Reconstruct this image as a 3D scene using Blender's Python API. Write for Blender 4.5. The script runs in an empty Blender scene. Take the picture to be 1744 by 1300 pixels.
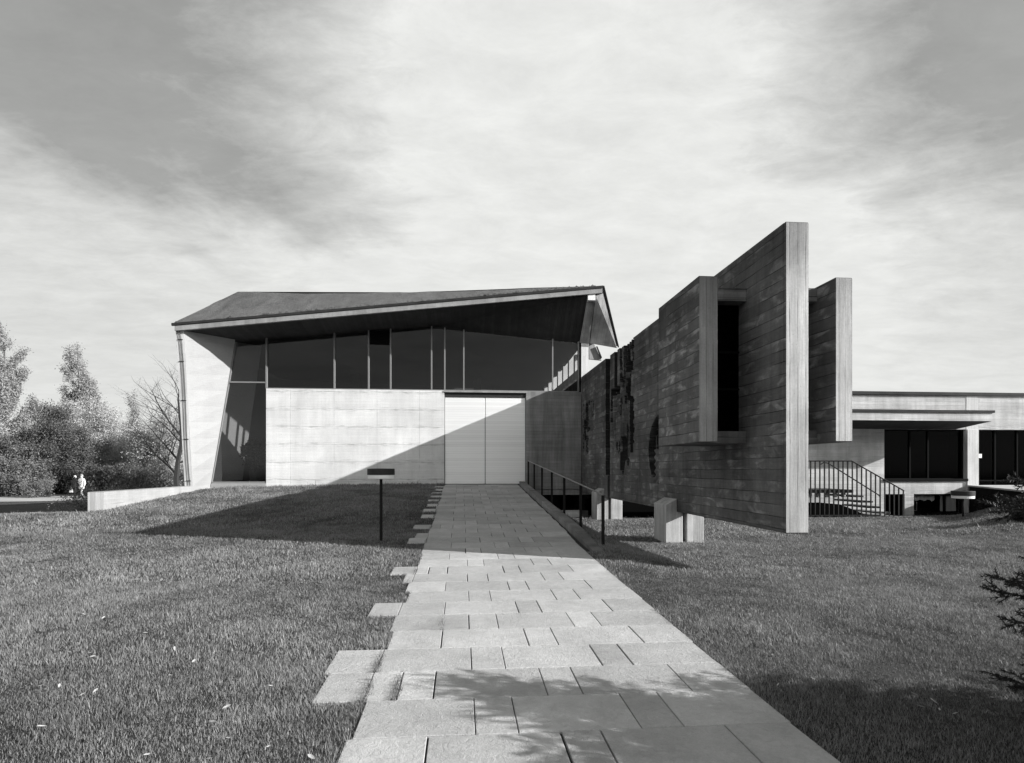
import bpy, bmesh, math, random
import numpy as np
from mathutils import Vector, noise as mnoise

sc = bpy.context.scene
col = sc.collection
R = math.radians

# ------------------------------------------------------------------ camera
CH = 1.5                      # eye height above the near paving
YAW = math.atan(0.086)        # camera turned a little to the right of the path direction
FPX = 1000.0                  # focal length in pixels of the 1744 px wide photograph
cam_d = bpy.data.cameras.new("camera")
cam = bpy.data.objects.new("camera", cam_d)
col.objects.link(cam)
cam.location = (0, 0, CH)
cam.rotation_euler = (R(90), 0, -YAW)
cam_d.sensor_width = 36.0
cam_d.lens = 36.0 * FPX / 1744.0
cam_d.shift_y = (798 - 650) / 1744.0
cam_d.shift_x = 0.0
cam_d.clip_start = 0.05
cam_d.clip_end = 3000
sc.camera = cam

# ------------------------------------------------------------------ sun and sky
SUN_TO = Vector((1.0, -0.389, 0.427)).normalized()
SUN_EL = math.asin(SUN_TO.z)
SUN_AZ = math.atan2(SUN_TO.x, SUN_TO.y)       # clockwise from +Y
sun_d = bpy.data.lights.new("sun", 'SUN')
sun_d.energy = 4.6
sun_d.angle = R(0.5)
sun_d.color = (1.0, 0.995, 0.985)
sun = bpy.data.objects.new("sun", sun_d)
col.objects.link(sun)
sun.location = (30, -12, 20)
sun.rotation_euler = (-SUN_TO).to_track_quat('-Z', 'Y').to_euler()

world = bpy.data.worlds.new("World")
sc.world = world
world.use_nodes = True
wt = world.node_tree
wt.nodes.clear()


class NT:
    """tiny helper to write node trees"""
    def __init__(s, tree):
        s.t = tree
    def n(s, kind, ins=None, **props):
        nd = s.t.nodes.new(kind)
        for k, v in props.items():
            setattr(nd, k, v)
        if ins:
            for k, v in ins.items():
                sock = nd.inputs[k]
                if isinstance(v, bpy.types.NodeSocket):
                    s.t.links.new(v, sock)
                else:
                    sock.default_value = v
        return nd
    def m(s, op, a, b=0.0, c=0.0, clamp=False):
        return s.n('ShaderNodeMath', {0: a, 1: b, 2: c}, operation=op, use_clamp=clamp).outputs[0]
    def vm(s, op, a, b=None):
        d = {0: a}
        if b is not None:
            d[1] = b
        return s.n('ShaderNodeVectorMath', d, operation=op)
    def mapr(s, v, a, b, c, d, clamp=True, smooth=False):
        nd = s.n('ShaderNodeMapRange', {0: v, 1: a, 2: b, 3: c, 4: d}, clamp=clamp)
        if smooth:
            nd.interpolation_type = 'SMOOTHSTEP'
        return nd.outputs[0]
    def noise(s, vec, scale, detail=4, rough=0.5, dist=0.0):
        return s.n('ShaderNodeTexNoise', {'Vector': vec, 'Scale': scale, 'Detail': detail, 'Roughness': rough,
                                          'Distortion': dist}).outputs['Fac']
    def grey(s, v):
        return s.n('ShaderNodeCombineColor', {0: v, 1: v, 2: v}).outputs[0]


def pdir(px, py):
    """world direction of a pixel of the photograph"""
    c = (px - 872) / FPX
    v = (798 - py) / FPX
    ca, sa = math.cos(YAW), math.sin(YAW)
    return Vector((c * ca + sa, ca - c * sa, v))


def build_world():
    w = NT(wt)
    tc = w.n('ShaderNodeTexCoord').outputs['Generated']
    sky = w.n('ShaderNodeTexSky', sky_type='NISHITA')
    sky.sun_disc = False
    sky.sun_elevation = SUN_EL
    sky.sun_rotation = SUN_AZ
    sky.air_density = 1.0
    sky.dust_density = 0.6
    skyl = w.n('ShaderNodeRGBToBW', {0: sky.outputs[0]}).outputs[0]
    d = w.vm('NORMALIZE', tc).outputs[0]
    sep = w.n('ShaderNodeSeparateXYZ', {0: d})
    z = sep.outputs[2]
    zc = w.m('MAXIMUM', z, 0.0)
    den = w.m('ADD', zc, 0.13)
    u = w.m('DIVIDE', sep.outputs[0], den)
    v = w.m('DIVIDE', sep.outputs[1], den)
    plane = w.n('ShaderNodeCombineXYZ', {0: u, 1: v, 2: 0.0}).outputs[0]
    # cloud layers on a flat high deck: a soft broad one, a fine mackerel one and long wisps
    broad = w.noise(plane, 0.55, 5, 0.55, 0.6)
    mack = w.noise(w.n('ShaderNodeMapping', {0: plane, 2: (0, 0, 0.5), 3: (1.0, 1.7, 1)}).outputs[0], 4.2, 8, 0.68, 0.35)
    wisp = w.noise(w.n('ShaderNodeMapping', {0: plane, 2: (0, 0, -0.35), 3: (0.35, 1.9, 1)}).outputs[0], 1.3, 6, 0.6, 1.2)

    fine = w.noise(w.n('ShaderNodeMapping', {0: plane, 2: (0, 0, 0.9), 3: (1.0, 1.5, 1)}).outputs[0], 9.0, 9, 0.72, 0.5)

    def lobe(px, py, width, amp):
        q = pdir(px, py).normalized()
        dt = w.vm('DOT_PRODUCT', d, tuple(q)).outputs['Value']
        return w.m('MULTIPLY', w.mapr(dt, math.cos(width), 1.0, 0.0, 1.0, smooth=True), amp)
    # bright bank of cloud above the horizon with a ragged upper edge, opening upward to the right
    rag = w.m('MULTIPLY', w.m('SUBTRACT', w.noise(plane, 1.1, 6, 0.58, 0.5), 0.5), 0.30)
    zz = w.m('ADD', z, rag)
    cover = w.mapr(zz, 0.29, 0.41, 1.02, 0.08, smooth=True)
    for args in ((900, 20, 0.50, 0.50), (1050, 250, 0.52, 0.55), (760, 330, 0.34, 0.30), (1350, 420, 0.40, 0.45),
                 (250, 200, 0.60, -0.17), (1740, 250, 0.42, -0.42), (1640, 60, 0.35, -0.20), (30, 600, 0.30, -0.12), (1500, 600, .25, -.08)):
        cover = w.m('ADD', cover, lobe(*args))
    back = w.m('MULTIPLY', w.mapr(sep.outputs[1], -0.25, 0.30, -1.0, 0.0, smooth=True), w.m('ADD', w.mapr(z, 0.6, 0.8, 0.0, 1.0, smooth=True), w.mapr(z, 0.22, 0.36, 0.95, 0.0, smooth=True)))
    cover = w.m('ADD', cover, back)
    cover = w.m('ADD', cover, w.m('MULTIPLY', w.m('SUBTRACT', broad, 0.5), 0.60))
    fade = w.mapr(z, 0.15, 0.45, 0.22, 0.85)
    cover = w.m('ADD', cover, w.m('MULTIPLY', w.m('MULTIPLY', w.m('ADD', w.m('SUBTRACT', mack, 0.5), w.m('MULTIPLY', w.m('SUBTRACT', fine, 0.5), 0.5)), 0.80), fade))
    cover = w.m('ADD', cover, w.m('MULTIPLY', w.m('SUBTRACT', wisp, 0.5), 0.22))
    mask = w.mapr(cover, -0.05, 1.05, 0.0, 1.0, smooth=False)
    clear = w.m('MULTIPLY', skyl, 0.035)
    front = w.mapr(sep.outputs[1], -0.3, 0.5, 0.0, 1.0, smooth=True)
    clear = w.m('ADD', clear, w.m('ADD', 0.055, w.m('MULTIPLY', front, 0.095)))
    cloudlum = w.m('ADD', 0.47, w.m('MULTIPLY', w.m('SUBTRACT', mack, 0.5), 0.10))
    # added bright band in the unseen southern sky, lifts the shaded facades
    south = w.m('MULTIPLY', w.mapr(sep.outputs[1], -0.6, 0.1, 1.0, 0.0, smooth=True), w.m('MULTIPLY', w.mapr(z, 0.24, 0.36, 0.0, 1.0, smooth=True), w.mapr(z, 0.6, 0.8, 1.0, 0.0, smooth=True)))
    cover = cover
    cloudlum = w.m('ADD', cloudlum, w.m('MULTIPLY', south, 1.9))
    tex = w.m('ADD', w.m('MULTIPLY', w.m('SUBTRACT', fine, 0.5), 0.16), w.m('MULTIPLY', w.m('SUBTRACT', mack, 0.5), 0.26))
    tex = w.m('MULTIPLY', tex, w.mapr(z, 0.10, 0.45, 0.25, 1.0))
    clear = w.m('MULTIPLY', clear, w.m('ADD', 1.0, w.m('ADD', tex, w.m('MULTIPLY', w.m('SUBTRACT', broad, 0.5), 0.5))))
    cloudlum = w.m('MULTIPLY', cloudlum, w.m('ADD', 1.0, w.m('MULTIPLY', tex, 0.8)))
    mix = w.n('ShaderNodeMix', {0: mask, 2: clear, 3: cloudlum}, data_type='FLOAT').outputs[0]
    low = w.mapr(z, -0.02, 0.0, 0.12, 1.0)
    lum = w.m('MULTIPLY', mix, low)
    colr = w.n('ShaderNodeCombineColor', {0: w.m('MULTIPLY', lum, 0.992), 1: lum, 2: w.m('MULTIPLY', lum, 0.978)}).outputs[0]
    bg = w.n('ShaderNodeBackground', {0: colr, 1: 1.0})
    out = w.n('ShaderNodeOutputWorld')
    wt.links.new(bg.outputs[0], out.inputs[0])


build_world()

sc.view_settings.view_transform = 'Standard'
sc.view_settings.look = 'None'
sc.view_settings.exposure = 0.80
sc.view_settings.gamma = 1.0
sc.render.engine = 'CYCLES'


# ------------------------------------------------------------------ measuring helpers
def W(px, py, X=None, Y=None, Z=None):
    """real point seen at a pixel of the photograph, on the plane X=, Y= or Z= (world metres)"""
    d = pdir(px, py)
    if Y is not None:
        k = Y / d.y
    elif X is not None:
        k = X / d.x
    else:
        k = (Z - CH) / d.z
    return Vector((d.x * k, d.y * k, CH + d.z * k))


def sstep(a, b, x):
    t = np.clip((x - a) / (b - a), 0, 1)
    return t * t * (3 - 2 * t)


PROF_Y = np.array([-10, 0, 3.3, 7.8, 9.95, 21.5, 23, 200.0])
PROF_Z = np.array([-1.50, -1.50, -1.487, -1.387, -1.318, -0.58, -0.60, -0.60]) + CH
RIGHT_Y = np.array([-10, 0, 3.3, 6, 10, 12, 17, 20.5, 200.0])
RIGHT_Z = np.array([-1.50, -1.50, -1.487, -1.45, -1.50, -1.53, -1.54, -1.80, -1.85]) + CH


def path_z(Y):
    return np.interp(Y, PROF_Y, PROF_Z)


def ground_z(X, Y):
    X = np.asarray(X, float)
    Y = np.asarray(Y, float)
    p = path_z(Y)
    r = np.interp(Y, RIGHT_Y, RIGHT_Z)
    # bank rising to the terrace on the far right
    r = r + 0.50 * sstep(.88, 1.04, X / np.maximum(Y, 1.0)) * sstep(11.0, 16.0, Y)
    bw = np.clip(1.3 - 0.10 * (Y - 9), 0.12, 2.0)
    w = sstep(0, 1, (X - 2.32) / bw)
    z = p * (1 - w) + r * w
    # left lawn: very slightly lower than the path, then the slope down to the park road
    l = p - 0.05 * sstep(-3, -8, X) - 0.006 * np.clip(-X - 2, 0, 10)
    w2 = sstep(-0.9, -2.0, X)
    z = z * (1 - w2) + l * w2
    side = sstep(-9.02, -9.12, X)
    drop = -0.70 + CH
    past = np.clip(Y - (15.2 + 0.18 * (X + 9)), 0, None)
    lz = np.minimum(l, np.interp(15.2, PROF_Y, PROF_Z) - 0.05)
    fall = np.interp(past, [0, 1.2, 8, 16], [0, 0.12, 1.0, 1.26])
    lz = lz - fall * 1.0
    far_l = np.clip(-X - 12, 0, 40) * 0.03
    lz = np.maximum(lz - far_l, -2.2 + CH)
    z = z * (1 - side) + lz * side
    # below the buildings and behind them
    z = np.where((Y > 21.75) & (X > -9.0), np.minimum(z, -1.9 + CH), z)
    z = np.where((Y > 34), -2.2 + CH, z)
    return z


# ------------------------------------------------------------------ object helpers
def tag(o, label=None, cat=None, group=None, kind=None):
    if label: o['label'] = label
    if cat: o['category'] = cat
    if group: o['group'] = group
    if kind: o['kind'] = kind
    return o


def empty(name, loc=(0, 0, 0), rz=0.0):
    o = bpy.data.objects.new(name, None)
    o.empty_display_size = 0.2
    o.location = loc
    o.rotation_euler = (0, 0, rz)
    col.objects.link(o)
    return o


def link(name, me, parent=None, world_coords=True):
    o = bpy.data.objects.new(name, me)
    col.objects.link(o)
    if parent is not None:
        o.parent = parent
        if world_coords:      # mesh is written in world coordinates: undo every parent's offset
            off = Vector((0, 0, 0))
            q = parent
            while q is not None:
                off += Vector(q.location)
                q = q.parent
            o.location = -off
    return o


class MB:
    def __init__(s):
        s.v = []; s.f = []; s.mi = []
    def add(s, verts, faces, mi=0):
        b = len(s.v)
        s.v.extend([tuple(p) for p in verts])
        for f in faces:
            s.f.append(tuple(b + i for i in f)); s.mi.append(mi)
        return s
    def hexa(s, p, mi=0, mis=None):
        """8 corners: bottom ring 0-3 (ccw from above), top ring 4-7"""
        fs = [(3, 2, 1, 0), (4, 5, 6, 7), (0, 1, 5, 4), (1, 2, 6, 5), (2, 3, 7, 6), (3, 0, 4, 7)]
        b = len(s.v)
        s.v.extend([tuple(q) for q in p])
        for k, f in enumerate(fs):
            s.f.append(tuple(b + i for i in f)); s.mi.append(mis[k] if mis else mi)
        return s
    def box(s, x0, x1, y0, y1, z0, z1, mi=0, mis=None):
        # face order: bottom, top, front(-Y), right(+X), back(+Y), left(-X)
        return s.hexa([(x0, y0, z0), (x1, y0, z0), (x1, y1, z0), (x0, y1, z0),
                       (x0, y0, z1), (x1, y0, z1), (x1, y1, z1), (x0, y1, z1)], mi, mis)
    def prism(s, poly, vec, mi=0):
        """extrude a planar polygon by a vector"""
        n = len(poly)
        vec = Vector(vec)
        a = [Vector(p) for p in poly]
        b = [p + vec for p in a]
        fs = [tuple(range(n)), tuple(reversed(range(n, 2 * n)))]
        for i in range(n):
            j = (i + 1) % n
            fs.append((i, i + n, j + n, j))
        return s.add(a + b, fs, mi)
    def tube(s, pts, radii, sides=6, mi=0, cap=True):
        pts = [Vector(p) for p in pts]
        if not hasattr(radii, '__len__'):
            radii = [radii] * len(pts)
        b = len(s.v)
        up = Vector((0.31, 0.17, 0.93))
        for i, p in enumerate(pts):
            t = (pts[min(i + 1, len(pts) - 1)] - pts[max(i - 1, 0)]).normalized()
            a = t.cross(up)
            if a.length < 1e-3: a = t.cross(Vector((1, 0, 0)))
            a.normalize(); c = t.cross(a)
            for k in range(sides):
                an = 2 * math.pi * k / sides
                s.v.append(tuple(p + (a * math.cos(an) + c * math.sin(an)) * radii[i]))
        for i in range(len(pts) - 1):
            for k in range(sides):
                k2 = (k + 1) % sides
                s.f.append((b + i * sides + k, b + i * sides + k2, b + (i + 1) * sides + k2, b + (i + 1) * sides + k))
                s.mi.append(mi)
        if cap:
            s.f.append(tuple(b + k for k in reversed(range(sides)))); s.mi.append(mi)
            e = b + (len(pts) - 1) * sides
            s.f.append(tuple(e + k for k in range(sides))); s.mi.append(mi)
        return s
    def lathe(s, cx, cy, prof, sides=24, mi=0):
        """prof: list of (radius, z)"""
        b = len(s.v)
        for r, z in prof:
            for k in range(sides):
                a = 2 * math.pi * k / sides
                s.v.append((cx + r * math.cos(a), cy + r * math.sin(a), z))
        for i in range(len(prof) - 1):
            for k in range(sides):
                k2 = (k + 1) % sides
                s.f.append((b + i * sides + k, b + i * sides + k2, b + (i + 1) * sides + k2, b + (i + 1) * sides + k)); s.mi.append(mi)
        s.f.append(tuple(b + k for k in reversed(range(sides)))); s.mi.append(mi)
        e = b + (len(prof) - 1) * sides
        s.f.append(tuple(e + k for k in range(sides))); s.mi.append(mi)
        return s
    def build(s, name, mats, parent=None, bevel=0.0, smooth=False, fix=True):
        me = bpy.data.meshes.new(name)
        me.from_pydata(s.v, [], s.f)
        if not isinstance(mats, (list, tuple)): mats = [mats]
        for m in mats: me.materials.append(m)
        me.polygons.foreach_set('material_index', s.mi)
        if smooth: me.polygons.foreach_set('use_smooth', [True] * len(me.polygons))
        if fix or bevel:
            bm = bmesh.new(); bm.from_mesh(me)
            if fix: bmesh.ops.recalc_face_normals(bm, faces=bm.faces)
            if bevel:
                es = [e for e in bm.edges if len(e.link_faces) == 2 and e.calc_face_angle(0) > 0.5]
                bmesh.ops.bevel(bm, geom=es, offset=bevel, segments=1, affect='EDGES', clamp_overlap=True)
            bm.to_mesh(me); bm.free()
        me.update()
        return link(name, me, parent)


def np_mesh(name, verts, faces_flat, nper, mats, tone=None, smooth=False, parent=None, world_coords=True):
    """fast mesh from numpy: faces all with nper corners"""
    me = bpy.data.meshes.new(name)
    nv = len(verts); nf = len(faces_flat) // nper
    me.vertices.add(nv)
    me.vertices.foreach_set('co', np.asarray(verts, np.float32).ravel())
    me.loops.add(nf * nper)
    me.loops.foreach_set('vertex_index', np.asarray(faces_flat, np.int32))
    me.polygons.add(nf)
    me.polygons.foreach_set('loop_start', np.arange(0, nf * nper, nper, dtype=np.int32))
    me.polygons.foreach_set('loop_total', np.full(nf, nper, np.int32))
    if smooth: me.polygons.foreach_set('use_smooth', np.ones(nf, bool))
    if not isinstance(mats, (list, tuple)): mats = [mats]
    for m in mats: me.materials.append(m)
    if tone is not None:
        at = me.attributes.new('tone', 'FLOAT', 'POINT')
        at.data.foreach_set('value', np.asarray(tone, np.float32))
    me.update(calc_edges=True)
    return link(name, me, parent, world_coords)


# ------------------------------------------------------------------ materials (a black and white world)
def new_mat(name):
    m = bpy.data.materials.new(name)
    m.use_nodes = True
    m.node_tree.nodes.clear()
    return m, NT(m.node_tree)


def finish(m, w, colour, rough=0.85, bump=None, bump_d=0.01, spec=0.3, metal=0.0):
    p = w.n('ShaderNodeBsdfPrincipled', {'Base Color': w.grey(colour) if not isinstance(colour, tuple) else colour,
                                         'Roughness': rough, 'Metallic': metal, 'Specular IOR Level': spec})
    if bump is not None:
        b = w.n('ShaderNodeBump', {'Strength': 1.0, 'Distance': bump_d, 'Height': bump})
        m.node_tree.links.new(b.outputs[0], p.inputs['Normal'])
    o = w.n('ShaderNodeOutputMaterial')
    m.node_tree.links.new(p.outputs[0], o.inputs[0])
    return m


def plain(name, v, rough=0.6, var=0.12, scale=8, spec=0.3, metal=0.0):
    m, w = new_mat(name)
    tc = w.n('ShaderNodeTexCoord').outputs['Object']
    nz = w.noise(tc, scale, 5, 0.6)
    c = w.m('MULTIPLY', v, w.mapr(nz, 0.25, 0.75, 1 - var, 1 + var, clamp=False))
    return finish(m, w, c, rough, nz, 0.003, spec, metal)


def concrete(name, u='Y', v='Z', base=0.3, bw=2.6, rh=0.13, con=0.18, joint=0.35, ms=0.006, stain=0.3, drip=0.25,
             grain=0.12, patch=0.0, warp=0.012, bd=0.006, top=None, offs=0.37, panel=None, holes=0.0, carve=False):
    """board-marked concrete: boards run along u, are stacked along v"""
    m, w = new_mat(name)
    tc = w.n('ShaderNodeTexCoord').outputs['Object']
    s = w.n('ShaderNodeSeparateXYZ', {0: tc})
    ax = {'X': s.outputs[0], 'Y': s.outputs[1], 'Z': s.outputs[2]}
    U, V = ax[u], ax[v]
    other = [a for a in 'XYZ' if a not in (u, v)][0]
    O = ax[other]
    wob = w.noise(tc, 0.9, 3, 0.5)
    Vw = w.m('ADD', V, w.m('MULTIPLY', w.m('SUBTRACT', wob, 0.5), warp * 2))
    uv = w.n('ShaderNodeCombineXYZ', {0: U, 1: Vw, 2: O}).outputs[0]
    br = w.n('ShaderNodeTexBrick', {'Vector': uv, 'Color1': (1 - con, 1 - con, 1 - con, 1), 'Color2': (1 + con, 1 + con, 1 + con, 1),
                                    'Mortar': (joint, joint, joint, 1), 'Scale': 1.0, 'Mortar Size': ms, 'Mortar Smooth': 0.6,
                                    'Bias': 0.0, 'Brick Width': bw, 'Row Height': rh}, offset=offs, squash=1.0)
    bc = w.n('ShaderNodeRGBToBW', {0: br.outputs[0]}).outputs[0]
    # joints come and go along the boards
    jn = w.noise(uv, 1.7, 3, 0.6)
    jf = w.m('MULTIPLY', br.outputs[1], w.mapr(jn, 0.38, 0.68, 0.08, 1.0))
    bc = w.n('ShaderNodeMix', {0: w.m('SUBTRACT', br.outputs[1], jf), 2: bc, 3: 1.0}, data_type='FLOAT').outputs[0]
    blot = w.noise(tc, 0.75, 6, 0.62, 0.4)
    c = w.m('MULTIPLY', bc, w.mapr(blot, 0.28, 0.72, 1 - stain, 1 + stain, clamp=False))
    # streaks of water down the face
    hor = w.n('ShaderNodeCombineXYZ', {0: ax['X'], 1: ax['Y'], 2: w.m('MULTIPLY', ax['Z'], 0.10)}).outputs[0]
    dr = w.noise(hor, 3.2, 6, 0.68)
    c = w.m('MULTIPLY', c, w.mapr(dr, 0.30, 0.70, 1 - drip, 1 + drip * 0.8, clamp=False))
    # wood grain along the boards
    gu = w.n('ShaderNodeCombineXYZ', {0: w.m('MULTIPLY', U, 1.6), 1: w.m('MULTIPLY', V, 46), 2: w.m('MULTIPLY', O, 4)}).outputs[0]
    gr = w.noise(gu, 1.0, 4, 0.6)
    c = w.m('MULTIPLY', c, w.mapr(gr, 0.25, 0.75, 1 - grain, 1 + grain, clamp=False))
    fine = w.noise(tc, 34, 5, 0.7)
    c = w.m('MULTIPLY', c, w.mapr(fine, 0.25, 0.75, 0.88, 1.12, clamp=False))
    if patch:
        pu = w.n('ShaderNodeCombineXYZ', {0: w.m('MULTIPLY', U, 0.8), 1: w.m('MULTIPLY', w.m('FLOOR', w.m('DIVIDE', Vw, rh)), 1.9), 2: w.m('MULTIPLY', V, 1.8)}).outputs[0]
        pn = w.noise(pu, 2.1, 5, 0.6, 0.6)
        pf = w.mapr(pn, 0.50, 0.70, 0.0, patch, smooth=True)
        edge = w.m('SUBTRACT', 1.0, br.outputs[1])
        c = w.m('MULTIPLY', c, w.m('ADD', 1.0, w.m('MULTIPLY', pf, edge)))
    if panel:
        puv = w.n('ShaderNodeCombineXYZ', {0: U, 1: w.m('ADD', w.m('ADD', V, -0.47), w.m('MULTIPLY', w.m('SUBTRACT', wob, 0.5), 0.02)), 2: 0.0}).outputs[0]
        pb = w.n('ShaderNodeTexBrick', {'Vector': puv, 'Color1': (1, 1, 1, 1), 'Color2': (0.94, 0.94, 0.94, 1), 'Mortar': (1, 1, 1, 1),
                                        'Scale': 1.0, 'Mortar Size': 0.010, 'Mortar Smooth': 0.5, 'Brick Width': panel[0], 'Row Height': panel[1]}, offset=0.0)
        c = w.m('MULTIPLY', c, w.n('ShaderNodeRGBToBW', {0: pb.outputs[0]}).outputs[0])
        gone = w.mapr(w.noise(tc, 2.1, 4, 0.7), 0.36, 0.62, 0.03, 0.42)
        c = w.m('MULTIPLY', c, w.m('SUBTRACT', 1.0, w.m('MULTIPLY', pb.outputs[1], gone)))
        # smeared marks along the horizontal joints
        fr = w.m('ABSOLUTE', w.m('SUBTRACT', w.m('FRACT', w.m('ADD', w.m('DIVIDE', w.m('ADD', V, -0.47), panel[1]), 0.5)), 0.5))
        sm = w.noise(w.n('ShaderNodeCombineXYZ', {0: w.m('MULTIPLY', U, 2.4), 1: w.m('MULTIPLY', V, 22), 2: 0.0}).outputs[0], 1.0, 5, 0.7)
        smf = w.m('MULTIPLY', w.mapr(fr, 0.0, 0.20, 1.0, 0.0), w.mapr(sm, 0.47, 0.68, 0.0, 0.50))
        c = w.m('MULTIPLY', c, w.m('SUBTRACT', 1.0, smf))
    if top is not None:      # rain-darkened strip under the top edge (dirt)
        tn = w.noise(hor, 2.2, 4, 0.6)
        tz = w.m('ADD', ax['Z'], w.m('MULTIPLY', w.m('SUBTRACT', tn, 0.5), 1.2))
        c = w.m('MULTIPLY', c, w.mapr(tz, top - 0.9, top, 1.0, 0.62))
    if holes:
        vo = w.n('ShaderNodeTexVoronoi', {'Vector': w.n('ShaderNodeCombineXYZ', {0: U, 1: V, 2: 0.0}).outputs[0], 'Scale': 1.6, 'Randomness': 0.8}).outputs['Distance']
        c = w.m('MULTIPLY', c, w.mapr(vo, 0.018, 0.035, 1 - holes, 1.0))
    pock = w.n('ShaderNodeTexVoronoi', {'Vector': tc, 'Scale': 9.0}).outputs['Distance']
    c = w.m('MULTIPLY', c, w.mapr(pock, 0.03, 0.09, 0.72, 1.0))
    if carve:            # rough aggregate, plus painted shade that deepens with the carving
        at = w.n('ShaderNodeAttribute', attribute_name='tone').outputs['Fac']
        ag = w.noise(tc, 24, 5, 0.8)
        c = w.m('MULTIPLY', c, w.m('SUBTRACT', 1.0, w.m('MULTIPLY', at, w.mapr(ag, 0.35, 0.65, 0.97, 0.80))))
    c = w.m('MINIMUM', w.m('MULTIPLY', c, base), 0.86)
    h = w.m('ADD', w.m('MULTIPLY', jf, -1.0), w.m('ADD', w.m('MULTIPLY', gr, 0.35), w.m('MULTIPLY', fine, 0.25)))
    h = w.m('ADD', h, w.m('MULTIPLY', bc, 0.4))
    return finish(m, w, c, 0.9, h, bd, 0.25)


def leafmat(name, v, var=0.5, transl=0.25):
    m, w = new_mat(name)
    at = w.n('ShaderNodeAttribute', attribute_name='tone').outputs['Fac']
    c = w.m('MULTIPLY', v, w.mapr(at, 0, 1, 1 - var, 1 + var))
    g = w.grey(c)
    d = w.n('ShaderNodeBsdfPrincipled', {'Base Color': g, 'Roughness': 0.55, 'Specular IOR Level': 0.3})
    t = w.n('ShaderNodeBsdfTranslucent', {'Color': g})
    mx = w.n('ShaderNodeMixShader', {0: transl, 1: d.outputs[0], 2: t.outputs[0]})
    o = w.n('ShaderNodeOutputMaterial', {0: mx.outputs[0]})
    return m


def glassmat(name, tint=0.6, refl=1.0):
    m, w = new_mat(name)
    fc = w.n('ShaderNodeLayerWeight', {'Blend': 0.5}).outputs['Facing']
    fr = w.m('ADD', 0.04, w.m('MULTIPLY', w.m('POWER', fc, 5.0), 0.96))
    tr = w.n('ShaderNodeBsdfTransparent', {'Color': (tint, tint, tint, 1)})
    gl = w.n('ShaderNodeBsdfGlossy', {'Color': (1, 1, 1, 1), 'Roughness': 0.01})
    f = w.m('MULTIPLY', fr, 1.05 * refl, clamp=True)
    mx = w.n('ShaderNodeMixShader', {0: f, 1: tr.outputs[0], 2: gl.outputs[0]})
    w.n('ShaderNodeOutputMaterial', {0: mx.outputs[0]})
    return m


M = {}
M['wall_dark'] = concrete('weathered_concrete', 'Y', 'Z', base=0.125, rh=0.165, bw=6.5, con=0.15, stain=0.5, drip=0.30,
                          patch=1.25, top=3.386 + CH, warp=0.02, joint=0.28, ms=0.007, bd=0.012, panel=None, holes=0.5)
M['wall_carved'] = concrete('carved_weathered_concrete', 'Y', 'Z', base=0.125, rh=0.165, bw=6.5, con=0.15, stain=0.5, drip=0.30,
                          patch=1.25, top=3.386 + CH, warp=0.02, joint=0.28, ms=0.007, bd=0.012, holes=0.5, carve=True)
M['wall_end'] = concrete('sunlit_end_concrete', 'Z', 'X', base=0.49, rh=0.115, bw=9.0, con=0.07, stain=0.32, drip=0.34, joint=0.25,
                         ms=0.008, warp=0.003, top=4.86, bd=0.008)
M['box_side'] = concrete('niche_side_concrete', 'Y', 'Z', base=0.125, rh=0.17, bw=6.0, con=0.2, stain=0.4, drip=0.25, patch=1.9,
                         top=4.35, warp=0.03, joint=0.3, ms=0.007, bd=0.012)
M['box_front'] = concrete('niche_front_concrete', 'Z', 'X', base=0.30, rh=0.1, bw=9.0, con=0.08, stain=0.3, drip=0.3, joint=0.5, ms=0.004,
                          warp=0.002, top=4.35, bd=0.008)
M['box_front_lit'] = concrete('sunlit_niche_concrete', 'Z', 'X', base=0.52, rh=0.093, bw=9.0, con=0.07, stain=0.28, drip=0.3, joint=0.25, ms=0.007,
                              warp=0.002, top=4.35, bd=0.008)  # sunlit copy of the niche front, the sun put into a paler base
M['support'] = concrete('support_concrete', 'Z', 'X', base=0.50, rh=0.09, bw=5.0, con=0.16, stain=0.22, drip=0.4, joint=0.4, ms=0.004, warp=0.003)
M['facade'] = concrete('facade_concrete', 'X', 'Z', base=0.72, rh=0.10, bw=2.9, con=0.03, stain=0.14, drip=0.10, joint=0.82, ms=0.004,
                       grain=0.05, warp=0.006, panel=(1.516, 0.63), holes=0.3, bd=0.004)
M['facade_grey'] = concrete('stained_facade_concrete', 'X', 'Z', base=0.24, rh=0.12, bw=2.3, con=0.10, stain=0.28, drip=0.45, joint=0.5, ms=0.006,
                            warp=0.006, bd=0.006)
M['wing'] = concrete('wing_wall_concrete', 'Y', 'Z', base=0.34, rh=0.06, bw=5.0, con=0.012, stain=0.06, drip=0.03, joint=0.9, ms=0.003,
                     grain=0.06, warp=0.02, bd=0.003)
M['wing_end'] = concrete('wing_end_concrete', 'Z', 'X', base=0.60, rh=0.09, bw=9, con=0.08, stain=0.12, drip=0.08, joint=0.6, ms=0.004)
M['fascia'] = concrete('fascia_concrete', 'X', 'Z', base=0.30, rh=0.5, bw=3.0, con=0.05, stain=0.25, drip=0.25, joint=0.6)
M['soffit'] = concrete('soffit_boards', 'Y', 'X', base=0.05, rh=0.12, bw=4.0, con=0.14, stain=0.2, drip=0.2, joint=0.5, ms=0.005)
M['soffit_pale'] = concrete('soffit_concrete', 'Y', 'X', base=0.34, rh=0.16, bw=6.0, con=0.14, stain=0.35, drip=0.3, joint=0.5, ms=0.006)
M['annex'] = concrete('annex_concrete', 'X', 'Z', base=0.48, rh=0.13, bw=2.2, con=0.10, stain=0.26, drip=0.2, joint=0.55, ms=0.005,
                      holes=0.35, panel=(3.6, 1.3))
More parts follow.
